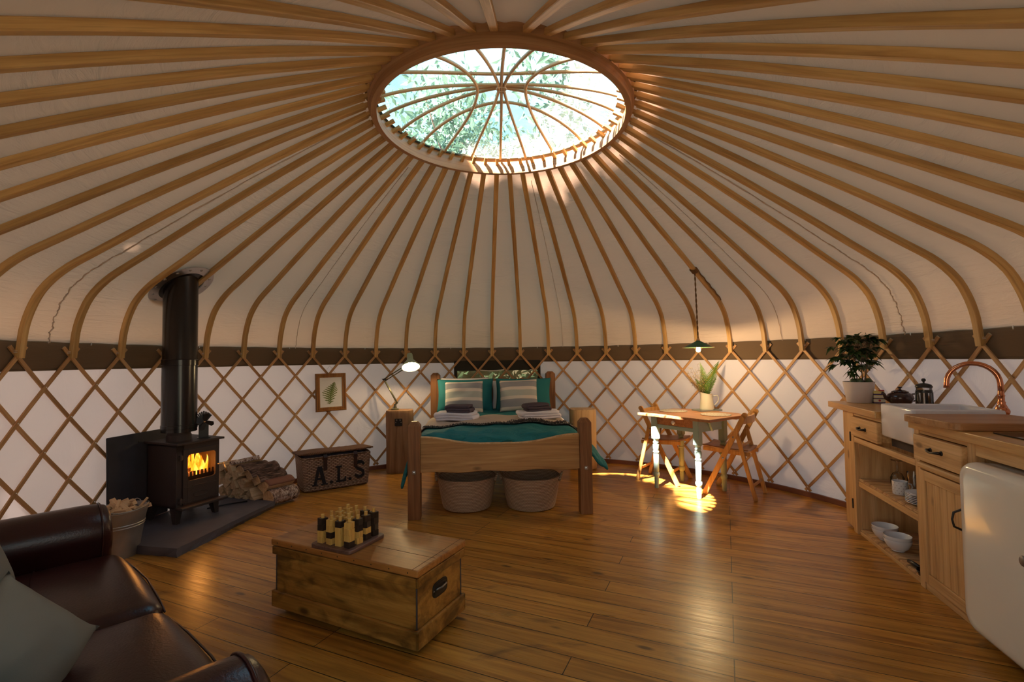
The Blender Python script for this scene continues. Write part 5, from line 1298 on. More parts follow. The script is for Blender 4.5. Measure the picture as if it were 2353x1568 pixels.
# tray, jug, flowers
JP = Vector((2.005, 4.965, .7425))
m = MB(); m.box2((-.125, -.075, 0), (.125, .075, .004)); 
for a, b in (((-.125, -.075), (.125, -.075)), ((.125, -.075), (.125, .075)), ((.125, .075), (-.125, .075)), ((-.125, .075), (-.125, -.075))): m.beam((*a, .007), (*b, .007), .006, .014)
tag(m.build('tray', 'tray_grey', loc=JP, rot=(0, 0, radians(15))), 'small grey metal tray under the cream jug', 'tray')
jug = thing('jug', 'cream enamel jug holding a fern and dried flowers', 'jug', JP + Vector((.0, .0, .005)), radians(-6))
jug.scale = (1.0, 1.0, .95)
prof = [(.0, .0), (.068, .0), (.072, .004), (.070, .02), (.062, .11), (.057, .165), (.060, .178), (.058, .178), (.055, .165), (.060, .11), (.067, .02), (0, .006)]
m = MB(); m.lathe(prof, n=40, cap=False)
for v in m.bm.verts:
    if v.co.z > .13:
        k = (v.co.z - .13) / .048; v.co.z += k * .018 * max(0, -v.co.x / .058); v.co.x *= 1 + .18 * k * max(0, -v.co.x / .058)
m.build('body', 'cream_jug', jug, smooth=True, auto=60)
m = MB(); m.tube([(.056, 0, .135), (.075, 0, .158), (.105, 0, .160), (.120, 0, .132), (.112, 0, .095), (.085, 0, .062), (.064, 0, .048)], .0042, 8); m.build('handle', 'cream_jug', jug, smooth=True)
fern = thing('fern', 'fresh green fern fronds standing in the cream jug', 'fern', JP + Vector((0, 0, .145)))
for L_, W_, cu, lx, ly, rz in ((.40, .115, .22, 12, 6, 10), (.36, .085, -.12, -2, 8, -8), (.27, .085, .3, 20, 22, 50), (.22, .08, -.2, -14, 30, -30)):
    frond(L_, W_, 26, cu, .10).build('frond', 'fern_leaf', fern, loc=(lx * .0006, 0, 0), rot=(radians(ly - 10), radians(lx), radians(rz)))
fl_ = thing('dried_flowers', 'wispy dried yellow flowers in the left of the jug', 'flowers', JP + Vector((-.015, 0, .13)))
q = random.Random(21); m = MB(); ms = MB()
for k in range(26):
    a_ = q.uniform(-.75, .05); b_ = q.uniform(-.3, .3); L_ = q.uniform(.16, .36); d = Vector((sin(a_), b_ * .6, cos(a_))).normalized(); p = Vector((q.uniform(-.02, .02), q.uniform(-.02, .02), 0)); pts = [p + d * L_ * i / 6 + Vector((.010 * sin(i + k), .01 * cos(i * 1.3), 0)) for i in range(7)]; ms.tube(pts, .0009, 3)
    for i in range(3, 7):
        for s in range(4):
            e = pts[i] + Vector((q.gauss(0, .014), q.gauss(0, .014), q.gauss(0, .014))); ms.tube([pts[i], e], .0006, 3); m.lathe([(0, -.003), (.0034, 0), (0, .003)], e, 5)
ms.build('stalks', 'stem_brown', fl_); m.build('flower_heads', 'dry_flower', fl_)
# ---------------------------------------------------------------- folding chairs
def chair(loc, rz, label):
    """faces +y; x is the width"""
    t = thing('folding_chair', label, 'chair', loc, rz, 'wooden folding chairs')
    for s in (-1, 1):
        x = s * .195
        m = MB(); m.beam((x, .20, 0), (x, -.175, .765), .022, .046, (0, 1, 0), .004); m.lathe([(.023, -.011), (.023, .011)], (x, -.177, .765), 16, R=euler(0, 90)); m.build('long_leg', 'chair_wood', t, smooth=True, auto=35)
        x2 = s * .168
        m = MB(); m.beam((x2, -.245, 0), (x2, -.095, .60), .022, .036, (0, 1, 0), .004); m.build('short_leg', 'chair_wood', t)
        m = MB(); m.beam((x, -.155, .405), (x, .20, .42), .020, .040, (0, 0, 1), .003) if False else m.beam((s * .145, -.20, .405), (s * .145, .215, .425), .022, .038, (0, 0, 1), .003); m.build('seat_rail', 'chair_wood', t)
        for y, z in ((-.075, .56), (.02, .36)):
            m = MB(); m.lathe([(.008, 0), (.008, .004), (0, .006)], (x + s * .011, y, z), 10, R=euler(0, 90 * s)); m.build('bolt', 'coin_metal', t)
    def st(u, v):
        x = (2 * u - 1) * .165; y = -.185 + .40 * v; return (x, y, .436 + .018 * v + .012 * (2 * u - 1)**2 - .008 * sin(pi * v))
    m = MB(); m.grid(st, 12, 10); m.build('seat', 'seat_wood', t, smooth=True, solid=.014, soff=-1, auto=40)
    m = MB(); m.sweep([(-.185 + .37 * k / 10, -.158 - .030 * sin(pi * k / 10), .716) for k in range(11)], [(-.010, -.034), (.010, -.034), (.010, .034), (-.010, .034)], (0, 0, 1)); m.build('backrest', 'chair_wood', t, bev=.003)
    for (y, z, h, xw) in ((-.215, .125, .030, .168), (.135, .135, .030, .195)):
        m = MB(); m.beam((-xw, y, z), (xw, y, z), .012, h, (0, 0, 1), .003); m.build('stretcher', 'chair_wood', t)
    m = MB(); m.beam((-.168, -.125, .475), (.168, -.125, .475), .012, .025, (0, 0, 1), .003); m.build('cross_rail', 'chair_wood', t)
    return t
def face(dx, dy): return atan2(dy, dx) - pi / 2
chair((1.615, 5.13, 0), face(.78, -.62), 'wooden folding chair on the far left side of the dining table')
chair((2.087, 4.611, 0), face(-.76, .65), 'wooden folding chair at the right end of the dining table')

# ================================================================ SOFA
SP0 = Vector((-1.93, 2.33, 0)); se = Vector((.75, -.66, 0)).normalized(); sfv = Vector((.66, .75, 0)).normalized()
sa = atan2(se.y, se.x)
# local: x along the seat (from the far arm to the near arm), y backwards is -f ; so local y = f direction (x cross z ...)
sofa = thing('sofa', 'dark red-brown leather two-seat sofa with rolled arms', 'sofa', SP0, sa)
# rotation sa gives local x=se ; local y = perp left of se = (.66,.75)=front normal
SW = 1.66
def rbox(a, b, r, sub=2, puff=0, X=None):
    m = MB(); d = [q_ - p_ for p_, q_ in zip(a, b)]; c = [(q_ + p_) / 2 for p_, q_ in zip(a, b)]
    tb = bmesh.new(); bmesh.ops.create_cube(tb, size=1); bmesh.ops.scale(tb, vec=d, verts=tb.verts)
    bmesh.ops.bevel(tb, geom=tb.edges[:], offset=min(r, min(d) * .49), segments=5, affect='EDGES', profile=.5)
    bmesh.ops.subdivide_edges(tb, edges=[e for e in tb.edges if e.calc_length() > .12], cuts=5, use_grid_fill=True)
    for v in tb.verts:
        if puff:
            u_, v_, w_2 = (2 * v.co[k] / d[k] for k in range(3))
            if v.co.z > 0: v.co.z += puff * max(0, 1 - u_ * u_) * max(0, 1 - v_ * v_)
            if v.co.y > 0: v.co.y += puff * .7 * max(0, 1 - u_ * u_) * max(0, 1 - w_2 * w_2)
        v.co += Vector(c)
    tb.verts.index_update(); m.faces([v.co[:] for v in tb.verts], [[v.index for v in f.verts] for f in tb.faces], X); tb.free(); return m
rbox((-.02, -.80, .06), (SW + .02, -.03, .30), .03).build('base_frame', 'leather', sofa, smooth=True)
rbox((-.02, -.86, .06), (SW + .02, -.60, .74), .08).build('backrest', 'leather', sofa, smooth=True)
for k, (x0, x1) in enumerate(((.005, .80), (.807, SW - .005))):
    c_ = rbox((x0, -.62, .27), (x1, .035, .405), .062, puff=.03).build('seat_cushion', 'leather', sofa, smooth=True)
    m = MB(); pts = []
    for i in range(24):
        u_ = i / 23; x = x0 + .03 + (x1 - x0 - .06) * u_; y = -.27 - .03 * sin(pi * u_); z = .406 + .030 * max(0, 1 - (2 * u_ - 1)**2) * .98; pts.append((x, y, z))
    m.tube(pts, .0035, 5); m.build('piping', 'leather', c_, smooth=True)
    m = MB(); m.tube([(x0 + .03, .036, .36), (x0 + .2, .048, .365), ((x0 + x1) / 2, .055, .368), (x1 - .2, .048, .365), (x1 - .03, .036, .36)], .004, 5); m.build('piping', 'leather', c_, smooth=True)
def arm(x, flip):
    P = []   # profile in x/z: straight inner face with a rolled top
    s = 1 if flip else -1
    P = [(0, .06), (0, .42)] + [(-.055 * 0 + (.10 - .125 * cos(radians(t_))), .50 + .120 * sin(radians(t_))) for t_ in range(-20, 205, 15)] + [(.20, .42), (.20, .06)]
    P = [(s * a_ if s > 0 else -a_, b_) for a_, b_ in P]
    m = MB(); sec = [(a_, b_) for a_, b_ in P]
    ys = [-.80, -.5, -.3, -.10, -.045, -.015, -.0]; sc_ = [1, 1, 1, 1, .985, .95, .86]
    V = []
    for y, k in zip(ys, sc_): V.append([m.bm.verts.new((x + (a_ - s * .1) * k + s * .1, y, .33 + (b_ - .33) * k)) for a_, b_ in sec])
    n = len(sec)
    for i in range(len(ys) - 1):
        for j in range(n): m.bm.faces.new([V[i][j], V[i][(j + 1) % n], V[i + 1][(j + 1) % n], V[i + 1][j]])
    m.bm.faces.new(V[0][::-1]); m.bm.faces.new(V[-1]); o = m.build('arm', 'leather', sofa, smooth=True, auto=60)
    m = MB(); m.tube([(x + (a_ - s * .1) * .985 + s * .1, -.038, .33 + (b_ - .33) * .99) for a_, b_ in sec], .0045, 6); m.build('piping', 'leather', o, smooth=True)
arm(-.005, False); arm(SW + .005, True)
for x in (-.12, SW + .12):
    for y in (-.75, .03):
        m = MB(); m.lathe([(.02, 0), (.03, .062)], (x, y, 0), 14); m.build('foot', 'black_plastic', sofa, smooth=True)
def sw(x, y, z): return SP0 + Matrix.Rotation(sa, 3, 'Z') @ Vector((x, y, z))
for (x, y, z, rx, ry, rz, s, lab, mt) in ((1.14, -.39, .52, 18, 36, -46, .325, 'sage green cushion with pointed corners, nearest on the sofa', 'sage_cloth'), (.68, -.50, .59, 14, 10, -42, .36, 'sage green cushion further along the sofa', 'sage_cloth'), (1.38, -.56, .54, 18, -8, -40, .36, 'dark blue cushion at the bottom left corner of the sofa', 'blue_cloth')):
    o = pillow(s, s, .19, int(x * 100), .016, pull=.10, ex=2.0, ear=.01).build('cushion', mt, smooth=True, weld=.0008, loc=sw(x, y, z)); o.rotation_euler = (radians(rx), radians(ry), sa + radians(rz)); tag(o, lab, 'cushion')

# ================================================================ KITCHEN
K0 = Vector((2.561, 3.905, 0)); KA = atan2(-.9659, -.2588)
KR = Matrix.Rotation(KA, 3, 'Z')
def kw(s, b, z): return K0 + KR @ Vector((s, b, z))
def backlimit(s, r=2.94):    # how deep a unit may be before it meets the curved wall
    lo, hi = 0, 2.0
    for _ in range(40):
        md = (lo + hi) / 2; p = kw(s, md, 0)
        if (p.x - CX)**2 + (p.y - CY)**2 < r * r: lo = md
        else: hi = md
    return lo
# worktop in two pieces either side of the sink
def slab(s0, s1, z0, z1, mat, name, label, cat, notch=None, bmax=.62):
    n = 16; P = [(s0, 0), (s1, 0)] + [(s1 + (s0 - s1) * k / n, min(bmax, backlimit(s1 + (s0 - s1) * k / n))) for k in range(n + 1)]
    m = MB(); m.prism(P, z0, z1); o = m.build(name, mat, loc=K0, rot=(0, 0, KA), bev=.004); tag(o, label, cat); return o
SK0, SK1 = .808, 1.200
n = 24; P = [(.0, 0), (SK0 - .004, 0), (SK0 - .004, .44), (SK1 + .004, .44), (SK1 + .004, 0), (2.75, 0)] + [(2.75 - 2.75 * k / n, min(.66, backlimit(2.75 - 2.75 * k / n, 2.96))) for k in range(n + 1)]
m = MB(); m.prism(P, .882, .928); tag(m.build('worktop', 'worktop_wood', loc=K0, rot=(0, 0, KA), bev=.004), 'thick varnished pine kitchen worktop cut around the white sink', 'worktop')
# cabinet
kc = thing('kitchen_unit', 'pine kitchen unit with slatted open shelves, two drawers and a plank door', 'kitchen unit', K0, KA)
def kb(name, mat, a, b, bev=.003, parent=None):
    m = MB(); m.box2(a, b); return m.build(name, mat, parent or kc, bev=bev)
kb('end_post', 'pine', (.335, .03, 0), (.39, .07, .88))
for k in range(3):      # narrow plank panel at the far end
    kb('end_plank', 'pine', (.165 + k * .0565, .045 - k * .004, .02), (.2195 + k * .0565, .065 - k * .004, .874), .003)
kb('end_panel', 'pine', (.165, .065, .02), (.335, backlimit(.165) * .8, .87))
for z in (.17, .66): kb('hinge', 'black_iron', (.329, .024, z), (.341, .032, z + .07), .001)
kb('far_side', 'pine', (.39, .06, .0), (.40, min(.40, backlimit(.40)), .88), 0)
kb('back_board', 'pine', (.39, .43, .0), (1.19, .442, .66), 0)
for k in range(1, 6): kb('board_gap', 'black_plastic', (.39 + k * .135, .4285, .05), (.394 + k * .135, .4305, .66), 0)
kb('middle_post', 'pine', (1.198, .03, 0), (1.246, .07, .88))
kb('divider', 'pine', (1.198, .07, 0), (1.212, .43, .88), 0)
kb('upper_rail', 'pine_h', (.39, .03, .664), (1.198, .062, .700))
kb('top_rail', 'pine_h', (.39, .034, .856), (SK0 - .004, .062, .882))
# drawer 1
def handle(parent, s, b, z, w=.085, vertical=False):
    m = MB()
    if not vertical:
        m.tube([(s - w / 2, b - .004, z), (s - w / 2, b - .018, z + .001), (s - w / 4, b - .026, z - .003), (s, b - .026, z - .006), (s + w / 4, b - .026, z - .003), (s + w / 2, b - .018, z + .001), (s + w / 2, b - .004, z)], .0065, 8, scale=[1.2, 1.2, .8, .7, .8, 1.2, 1.2])
        for e in (-1, 1): m.lathe([(.013, 0), (.012, .005), (0, .007)], (s + e * w / 2, b, z), 12, R=euler(90))
    else:
        m.tube([(s, b - .003, z + w / 2 + .02), (s, b - .010, z + w / 2), (s, b - .045, z + w / 3), (s, b - .052, z), (s, b - .045, z - w / 3), (s, b - .010, z - w / 2), (s, b - .003, z - w / 2 - .02)], .006, 8, scale=[1.8, 1, .9, .8, .9, 1, 1.8])
        for e in (-1, 1): m.lathe([(.012, 0), (.010, .006), (0, .008)], (s, b, z + e * (w / 2 + .012)), 12, R=euler(90))
    return m.build('handle', 'black_iron', parent, smooth=True)
d1 = kb('drawer', 'pine_h', (.402, .006, .718), (.806, .038, .853), .005)
kb('drawer_box', 'pine_h', (.415, .038, .725), (.796, .40, .845), 0, d1)
handle(d1, .60, .006, .785)
d2 = kb('drawer', 'pine_h', (1.236, .006, .716), (1.655, .038, .853), .005)
kb('drawer_box', 'pine_h', (1.25, .038, .725), (1.64, .42, .845), 0, d2)
handle(d2, 1.45, .006, .79, .095)
kb('upper_rail', 'pine_h', (1.246, .034, .856), (1.70, .062, .882))
kb('moulded_rail', 'pine_h', (1.246, .012, .668), (1.71, .062, .704), .012)
# shelves with slats
for z in (.402, .040):
    kb('shelf_rail', 'pine_h', (.39, .046, z - .058), (1.198, .068, z - .018))
    for k in range(9):
        m = MB(); s0 = .395 + k * .0895; m.box2((s0, .048, z - .018), (s0 + .082, .425, z), .0045); m.build('shelf_slat', 'pine_d', kc)
kb('plinth', 'pine_h', (1.246, .035, 0), (1.70, .062, .05))
# plank door
dr = kb('door', 'pine', (1.252, .024, .045), (1.292, .048, .66), .003)
kb('stile', 'pine', (1.60, .024, .045), (1.65, .048, .66), .003, dr)
kb('top_bar', 'pine_h', (1.292, .024, .605), (1.60, .048, .66), .003, dr); kb('bottom_bar', 'pine_h', (1.292, .024, .045), (1.60, .048, .10), .003, dr)
for k in range(5): kb('plank', 'pine', (1.292 + k * .0616, .032, .10), (1.350 + k * .0616, .044, .605), .004, dr)
handle(dr, 1.628, .024, .50, .10, True)
kb('near_post', 'pine', (1.655, .03, 0), (1.712, .07, .88))
kb('near_side', 'pine', (1.70, .07, 0), (1.715, .42, .88), 0)
kb('fascia', 'pine_h', (1.715, .03, .822), (2.75, .052, .882))
# sink
sk = thing('sink', 'white ceramic butler sink set into the worktop', 'sink', K0, KA)
x0, x1, y0, y1, zb, zt = SK0, SK1, .028, .468, .776, .984; wt = .026
m = MB()
def rr_(x0, x1, y0, y1, r, n=5):
    P = []
    for cx_, cy_, a0 in ((x1 - r, y1 - r, 0), (x0 + r, y1 - r, 90), (x0 + r, y0 + r, 180), (x1 - r, y0 + r, 270)):
        for k in range(n + 1): a_ = radians(a0 + 90 * k / n); P.append((cx_ + r * cos(a_), cy_ + r * sin(a_)))
    return P
loops = [(0.008, zb), (0, zb + .010), (0, zt - .012), (.003, zt - .003), (.010, zt), (wt - .008, zt), (wt - .002, zt - .004), (wt, zt - .012), (wt + .006, zb + .045), (wt + .03, zb + .03)]
V = [[m.bm.verts.new((x, y, z)) for x, y in rr_(x0 + i, x1 - i, y0 + i, y1 - i, max(.008, .020 - i * .2))] for i, z in loops]
nn = len(V[0])
for a_ in range(len(V) - 1):
    for k in range(nn): m.bm.faces.new([V[a_][k], V[a_][(k + 1) % nn], V[a_ + 1][(k + 1) % nn], V[a_ + 1][k]])
m.bm.faces.new(V[0][::-1]); m.bm.faces.new(V[-1]); m.build('basin', 'white_ceramic', sk, smooth=True, auto=70)
m = MB(); m.lathe([(.028, 0), (.024, .003), (0, .001)], (1.0, .26, zb + .031), 20); m.build('drain', 'steel', sk, smooth=True)
tag(MB().box2((SK0 + .03, .075, .716), (SK1 - .01, .44, .774)).build('sink_support', 'brick_grey', loc=K0, rot=(0, 0, KA)), 'dark rough support block under the white sink', 'support block')
# tap
tp = thing('tap', 'copper swan-neck kitchen tap behind the sink', 'tap', kw(1.10, .50, .928), KA)
def tloc(px, pz): return None
m = MB(); m.lathe([(0, 0), (.026, 0), (.026, .006), (.020, .012), (.020, .02), (.028, .03), (.030, .055), (.022, .075), (.017, .085), (.019, .092), (.015, .10), (.0145, .125), (.0175, .13), (.0145, .137), (.013, .16)], n=28); m.build('body', 'copper', tp, smooth=True, auto=50)
arch = [(0, 0, .15), (0, .0, .20)] + [(-.0 - .0, 0, 0)] * 0
pts = [Vector((0, 0, .15)), Vector((0, 0, .19))]
for k in range(15): a_ = radians(180 * k / 14); pts.append(Vector((-.0, -.115 * (1 - cos(a_)), .195 + .118 * sin(a_))))
pts += [Vector((0, -.230, .185)), Vector((0, -.231, .165))]
Xr = Matrix.Rotation(radians(-38), 4, 'Z')
m = MB(); m.tube(pts, .0135, 12, X=Xr, scale=[1] * (len(pts) - 2) + [1.05, 1.15]); m.build('spout', 'copper', tp, smooth=True)
m = MB(); m.lathe([(0, 0), (.014, 0), (.016, .02), (.024, .026), (.027, .045), (.020, .062), (0, .066)], (0, 0, .045), 20, R=euler(0, 90, -20)); m.build('lever_knob', 'copper', tp, smooth=True, auto=60)
# chopping board
bo = MB(); 
P = rr_(-.0, .52, 0, .40, .05, 8); bo.prism(P, 0, .038)
o = bo.build('chopping_board', 'board_wood', loc=(2.105, 2.30, .929), rot=(0, 0, radians(-9)), bev=.005); tag(o, 'thick wooden chopping board on the worktop beside the sink', 'chopping board')
# hob and glass
m = MB(); m.prism(rr_(1.70, 2.25, .10, .50, .02), .928, .934); tag(m.build('hob', 'hob_glass', loc=K0, rot=(0, 0, KA), bev=.001), 'black glass hob set in the near worktop', 'hob')
t = thing('drinking_glass', 'round drinking glass at the right edge beside the chopping board', 'glass', (2.215, 2.03, .935))
m = MB(); m.lathe([(0, .0), (.022, 0), (.032, .02), (.036, .045), (.033, .085), (.0315, .085), (.034, .045), (.030, .022), (0, .006)], n=28, cap=False); m.build('bowl', 'clear_glass', t, smooth=True)
# fridge
fr_ = thing('fridge', 'cream retro fridge with rounded corners under the worktop', 'fridge', K0, KA)
F0, F1 = 1.732, 2.36
def rface(x0, x1, z0, z1, r, n=9):
    P = []
    for cx_, cz_, a0 in ((x1 - r, z1 - r, 0), (x0 + r, z1 - r, 90), (x0 + r, z0 + r, 180), (x1 - r, z0 + r, 270)):
        for k in range(n + 1): a_ = radians(a0 + 90 * k / n); P.append((cx_ + r * cos(a_), cz_ + r * sin(a_)))
    return P
def shell(layers, x0, x1, z0, z1, r):
    m = MB(); V = []
    for ins, y in layers: V.append([m.bm.verts.new((x, y, z)) for x, z in rface(x0 + ins, x1 - ins, z0 + ins, z1 - ins, max(.01, r - ins))])
    n = len(V[0])
    for a_ in range(len(V) - 1):
        for k in range(n): m.bm.faces.new([V[a_][k], V[a_][(k + 1) % n], V[a_ + 1][(k + 1) % n], V[a_ + 1][k]])
    m.bm.faces.new(V[0]); m.bm.faces.new(V[-1][::-1]); return m
shell([(.06, -.063), (.030, -.060), (.014, -.052), (.004, -.038), (0, -.020), (0, .012), (.006, .016)], F0, F1, .055, .812, .085).build('door', 'cream_enamel', fr_, smooth=True, auto=60)
shell([(.0, .022), (0, .40)], F0 + .006, F1 - .006, .05, .806, .06).build('body', 'cream_enamel', fr_, smooth=True, auto=50)
shell([(.012, .014), (.012, .024)], F0, F1, .055, .81, .08).build('door_seal', 'black_plastic', fr_)
m = MB(); m.tube([(F1 - .10, -.063, .62), (F1 - .10, -.10, .60), (F1 - .10, -.10, .42), (F1 - .10, -.063, .40)], .012, 10); m.build('handle', 'steel', fr_, smooth=True)
m = MB(); m.lathe([(.022, 0), (.018, .006), (0, .008)], (F0 + .40, -.062, .50), 20, R=euler(90)); m.build('badge', 'coin_metal', fr_, smooth=True)
for s_ in (F0 + .06, F1 - .06):
    m = MB(); m.lathe([(.02, 0), (.02, .055)], (s_, .08, 0), 12); m.build('foot', 'black_plastic', fr_)
# ---------------------------------------------------------------- things on the shelves
def lathe_thing(name, prof, mat, label, cat, loc, group=None, n=32, rz=0):
    m = MB(); m.lathe(prof, n=n, cap=False); o = m.build(name, mat, smooth=True, auto=50, loc=loc, rot=(0, 0, rz)); return tag(o, label, cat, group)
bowl = [(0, .004), (.032, .0), (.036, .003), (.036, .008), (.056, .022), (.070, .052), (.074, .072), (.0735, .0745), (.071, .072), (.066, .052), (.052, .026), (.02, .012), (0, .011)]
for (s_, b_, nm_) in ((.60, .115, 'far'), (.79, .105, 'near')):
    for k in range(2):
        lathe_thing('bowl', bowl, 'white_ceramic', '%s white bowl of the %s pair on the bottom shelf' % (('lower', 'upper')[k], nm_), 'bowl', kw(s_, b_, .041 + .024 * k), 'white bowls on the bottom shelf')
bigb = [(0, .004), (.05, 0), (.055, .006), (.10, .03), (.125, .075), (.128, .10), (.125, .10), (.12, .075), (.09, .036), (0, .014)]
lathe_thing('bowl', bigb, 'grey_bowl', 'large dull green-grey bowl at the back of the bottom shelf', 'bowl', kw(.96, .28, .041))
for (s_, b_, ln, rz, nm_) in ((1.115, .20, .13, 20, 'back'), (1.07, .07, .12, 8, 'front')):
    t = thing('frying_pan', 'black-handled pan lying at the %s of the bottom shelf' % nm_, 'pan', kw(s_ + .0, b_, .041), KA + radians(rz), 'pans on the bottom shelf')
    m = MB(); m.tube([(-.06, 0, .020), (-.02, 0, .022), (.05, 0, .020)], .013, 10, scale=[.8, 1.05, .75]); m.build('handle', 'black_plastic', t, smooth=True)
    m = MB(); m.lathe([(0, 0), (.045, 0), (.055, .028), (.053, .028), (.044, .004), (0, .004)], (.10, 0, .002), 24, cap=False); m.build('pan_body', 'flue_black', t, smooth=True)
# mug with dots
ms_ = kw(.80, .125, .403)
t = thing('mug', 'white mug with small dark dots on the upper shelf', 'mug', ms_, KA)
m = MB(); m.lathe([(0, 0), (.036, 0), (.040, .004), (.0415, .085), (.0395, .085), (.038, .008), (0, .006)], n=36, cap=False); m.build('cup', 'white_ceramic', t, smooth=True, auto=50)
m = MB()
for r_ in range(5):
    for c_ in range(12):
        a_ = 2 * pi * (c_ + .5 * (r_ % 2)) / 12; R_ = Matrix.Rotation(a_, 4, 'Z') @ Matrix.Translation((.0408 + .0003 * r_, 0, .012 + r_ * .016)) @ euler(0, 90).to_4x4(); m.lathe([(.0022, 0), (0, .0006)], (0, 0, 0), 6, X=R_)
o = m.build('painted_dots', 'mug_dot', t); o['kind'] = 'stuff'
m = MB(); m.tube([(.0, .040, .070), (.0, .062, .066), (0, .068, .045), (0, .058, .024), (0, .040, .020)], .0045, 8); m.build('handle', 'white_ceramic', t, smooth=True)
plate = lambda r: [(0, .003), (r * .55, 0), (r * .6, .002), (r, .014), (r, .0165), (r * .62, .006), (0, .006)]
for k in range(6): lathe_thing('plate', plate(.112), 'white_ceramic', 'large white plate, %s from the bottom of its stack' % ORD[k], 'plate', kw(1.03, .17, .403 + k * .0098), 'stack of large plates')
for k in range(5): lathe_thing('plate', plate(.082), 'white_ceramic', 'small white plate, %s from the bottom of its stack' % ORD[k], 'plate', kw(1.05, .20, .403 + .0705 + k * .0098), 'stack of small plates')
lathe_thing('bowl', bowl, 'white_ceramic', 'white bowl behind the dotted mug on the upper shelf', 'bowl', kw(.93, .33, .403))
tum = [(0, .004), (.030, 0), (.033, .004), (.036, .135), (.0345, .135), (.031, .012), (0, .010)]
for (s_, b_, nm_) in ((.76, .22, 'left'), (.83, .28, 'middle'), (.90, .25, 'right')): lathe_thing('tumbler', tum, 'clear_glass', 'tall clear tumbler on the upper shelf, %s of three' % nm_, 'glass', kw(s_, b_, .403), 'tumblers on the upper shelf')
wine = [(.034, 0), (.040, .03), (.040, .06), (.026, .090), (.006, .104), (.0045, .112), (.0042, .165), (.010, .172), (.034, .176), (.034, .1785), (0, .180)]
for (s_, b_, nm_) in ((.60, .20, 'front'), (.645, .31, 'back')): lathe_thing('wine_glass', wine, 'clear_glass', 'upside-down wine glass on the upper shelf, %s one' % nm_, 'glass', kw(s_, b_, .403), 'wine glasses on the upper shelf')
# ---------------------------------------------------------------- things on the worktop
PT_ = Vector((2.695, 3.735, .9285))
pl_ = thing('potted_plant', 'leafy potted plant in a white pot at the far end of the worktop', 'plant', PT_)
m = MB(); m.lathe([(0, 0), (.078, 0), (.082, .004), (.104, .158), (.105, .162), (.101, .162), (.098, .148), (0, .146)], n=48, cap=False); m.build('pot', 'white_pot', pl_, smooth=True, auto=50)
m = MB(); m.lathe([(.0985, .146), (.05, .154), (0, .156)], n=24, cap=False); m.build('soil', 'soil', pl_, smooth=True)
seeds = [(-.06, -.03), (-.03, -.055), (-.02, .0), (.055, -.035), (.075, .0), (.03, .02)]
for k, (x, y) in enumerate(seeds):
    m = MB(); m.lathe([(0, -.012), (.019, -.004), (.022, .012), (.016, .026), (0, .032)], n=16, X=Matrix.Translation((x, y, .158)) @ euler(k * 23 % 40 - 20, k * 31 % 30 - 15).to_4x4()); m.build('seed', 'seed_green', pl_, smooth=True)
q = random.Random(15); tips = []
for k, (x, y, h, dx) in enumerate(((-.065, -.02, .16, -.01), (-.045, -.01, .20, .02), (-.025, -.02, .27, -.02), (.02, -.02, .33, -.03), (.045, -.02, .36, .02), (.05, .0, .30, .05))):
    pts = [Vector((x + dx * (i / 8)**1.5 + .004 * sin(i + k), y, .155 + h * i / 8)) for i in range(9)]; m = MB(); m.tube(pts, .0042, 6, scale=[1.1 - .5 * i / 8 for i in range(9)]); m.build('stem', 'stem_brown', pl_, smooth=True); tips.append((pts, h))
m = MB(); ms = MB()
def leaf(m, base, d, L_, W_, droop):
    side = d.cross(Vector((0, 0, 1))); side = side.normalized() if side.length > .01 else Vector((1, 0, 0)); C = []
    for i in range(6): e = i / 5; C.append(base + d * L_ * e + Vector((0, 0, -droop * L_ * e * e)))
    prev = None; wid = [0.06, .75, 1, .8, .42, 0.0]
    up_ = side.cross(d).normalized()
    for i in range(5):
        a0, a1 = C[i], C[i + 1]; w0, w1 = wid[i] * W_, wid[i + 1] * W_
        m.faces([a0 - side * w0 + up_ * w0 * .3, a1 - side * w1 + up_ * w1 * .3, a1, a0], [(0, 1, 2, 3)]); m.faces([a0, a1, a1 + side * w1 + up_ * w1 * .3, a0 + side * w0 + up_ * w0 * .3], [(0, 1, 2, 3)])
for k in range(62):
    # petiole tips fill a rounded mass above the stems
    th = q.random() * 2 * pi; rad = q.uniform(.03, .165); zc = q.uniform(.27, .52); 
    if rad > .12 and zc > .50: rad *= .7
    cx_ = rad * cos(th) - .01; cy_ = rad * sin(th) * .6
    tipp = Vector((cx_, cy_, zc)); pts, h = tips[q.randrange(6)]; bs = pts[-1] if q.random() < .6 else pts[5]
    ms.tube([bs, bs.lerp(tipp, .5) + Vector((0, 0, .03)), tipp], .0014, 4)
    out = Vector((cx_, cy_, .03)).normalized()
    for j in range(5):
        a_ = (j - 2) * .62; d = (Matrix.Rotation(a_, 3, 'Z') @ out + Vector((0, 0, q.uniform(-.35, .15)))).normalized(); leaf(m, tipp, d, q.uniform(.055, .10) * (1 if j == 2 else .85), q.uniform(.017, .025), q.uniform(.3, .8))
for zc, x in ((.245, -.075), (.27, -.05), (.225, -.06)):
    for j in range(4): a_ = j * 1.4; leaf(m, Vector((x, -.03, zc + .0)), Vector((cos(a_), sin(a_), -.2)).normalized(), .06, .013, .6)
ms.build('leaf_stalks', 'stem_brown', pl_); m.build('foliage', 'plant_leaf', pl_)
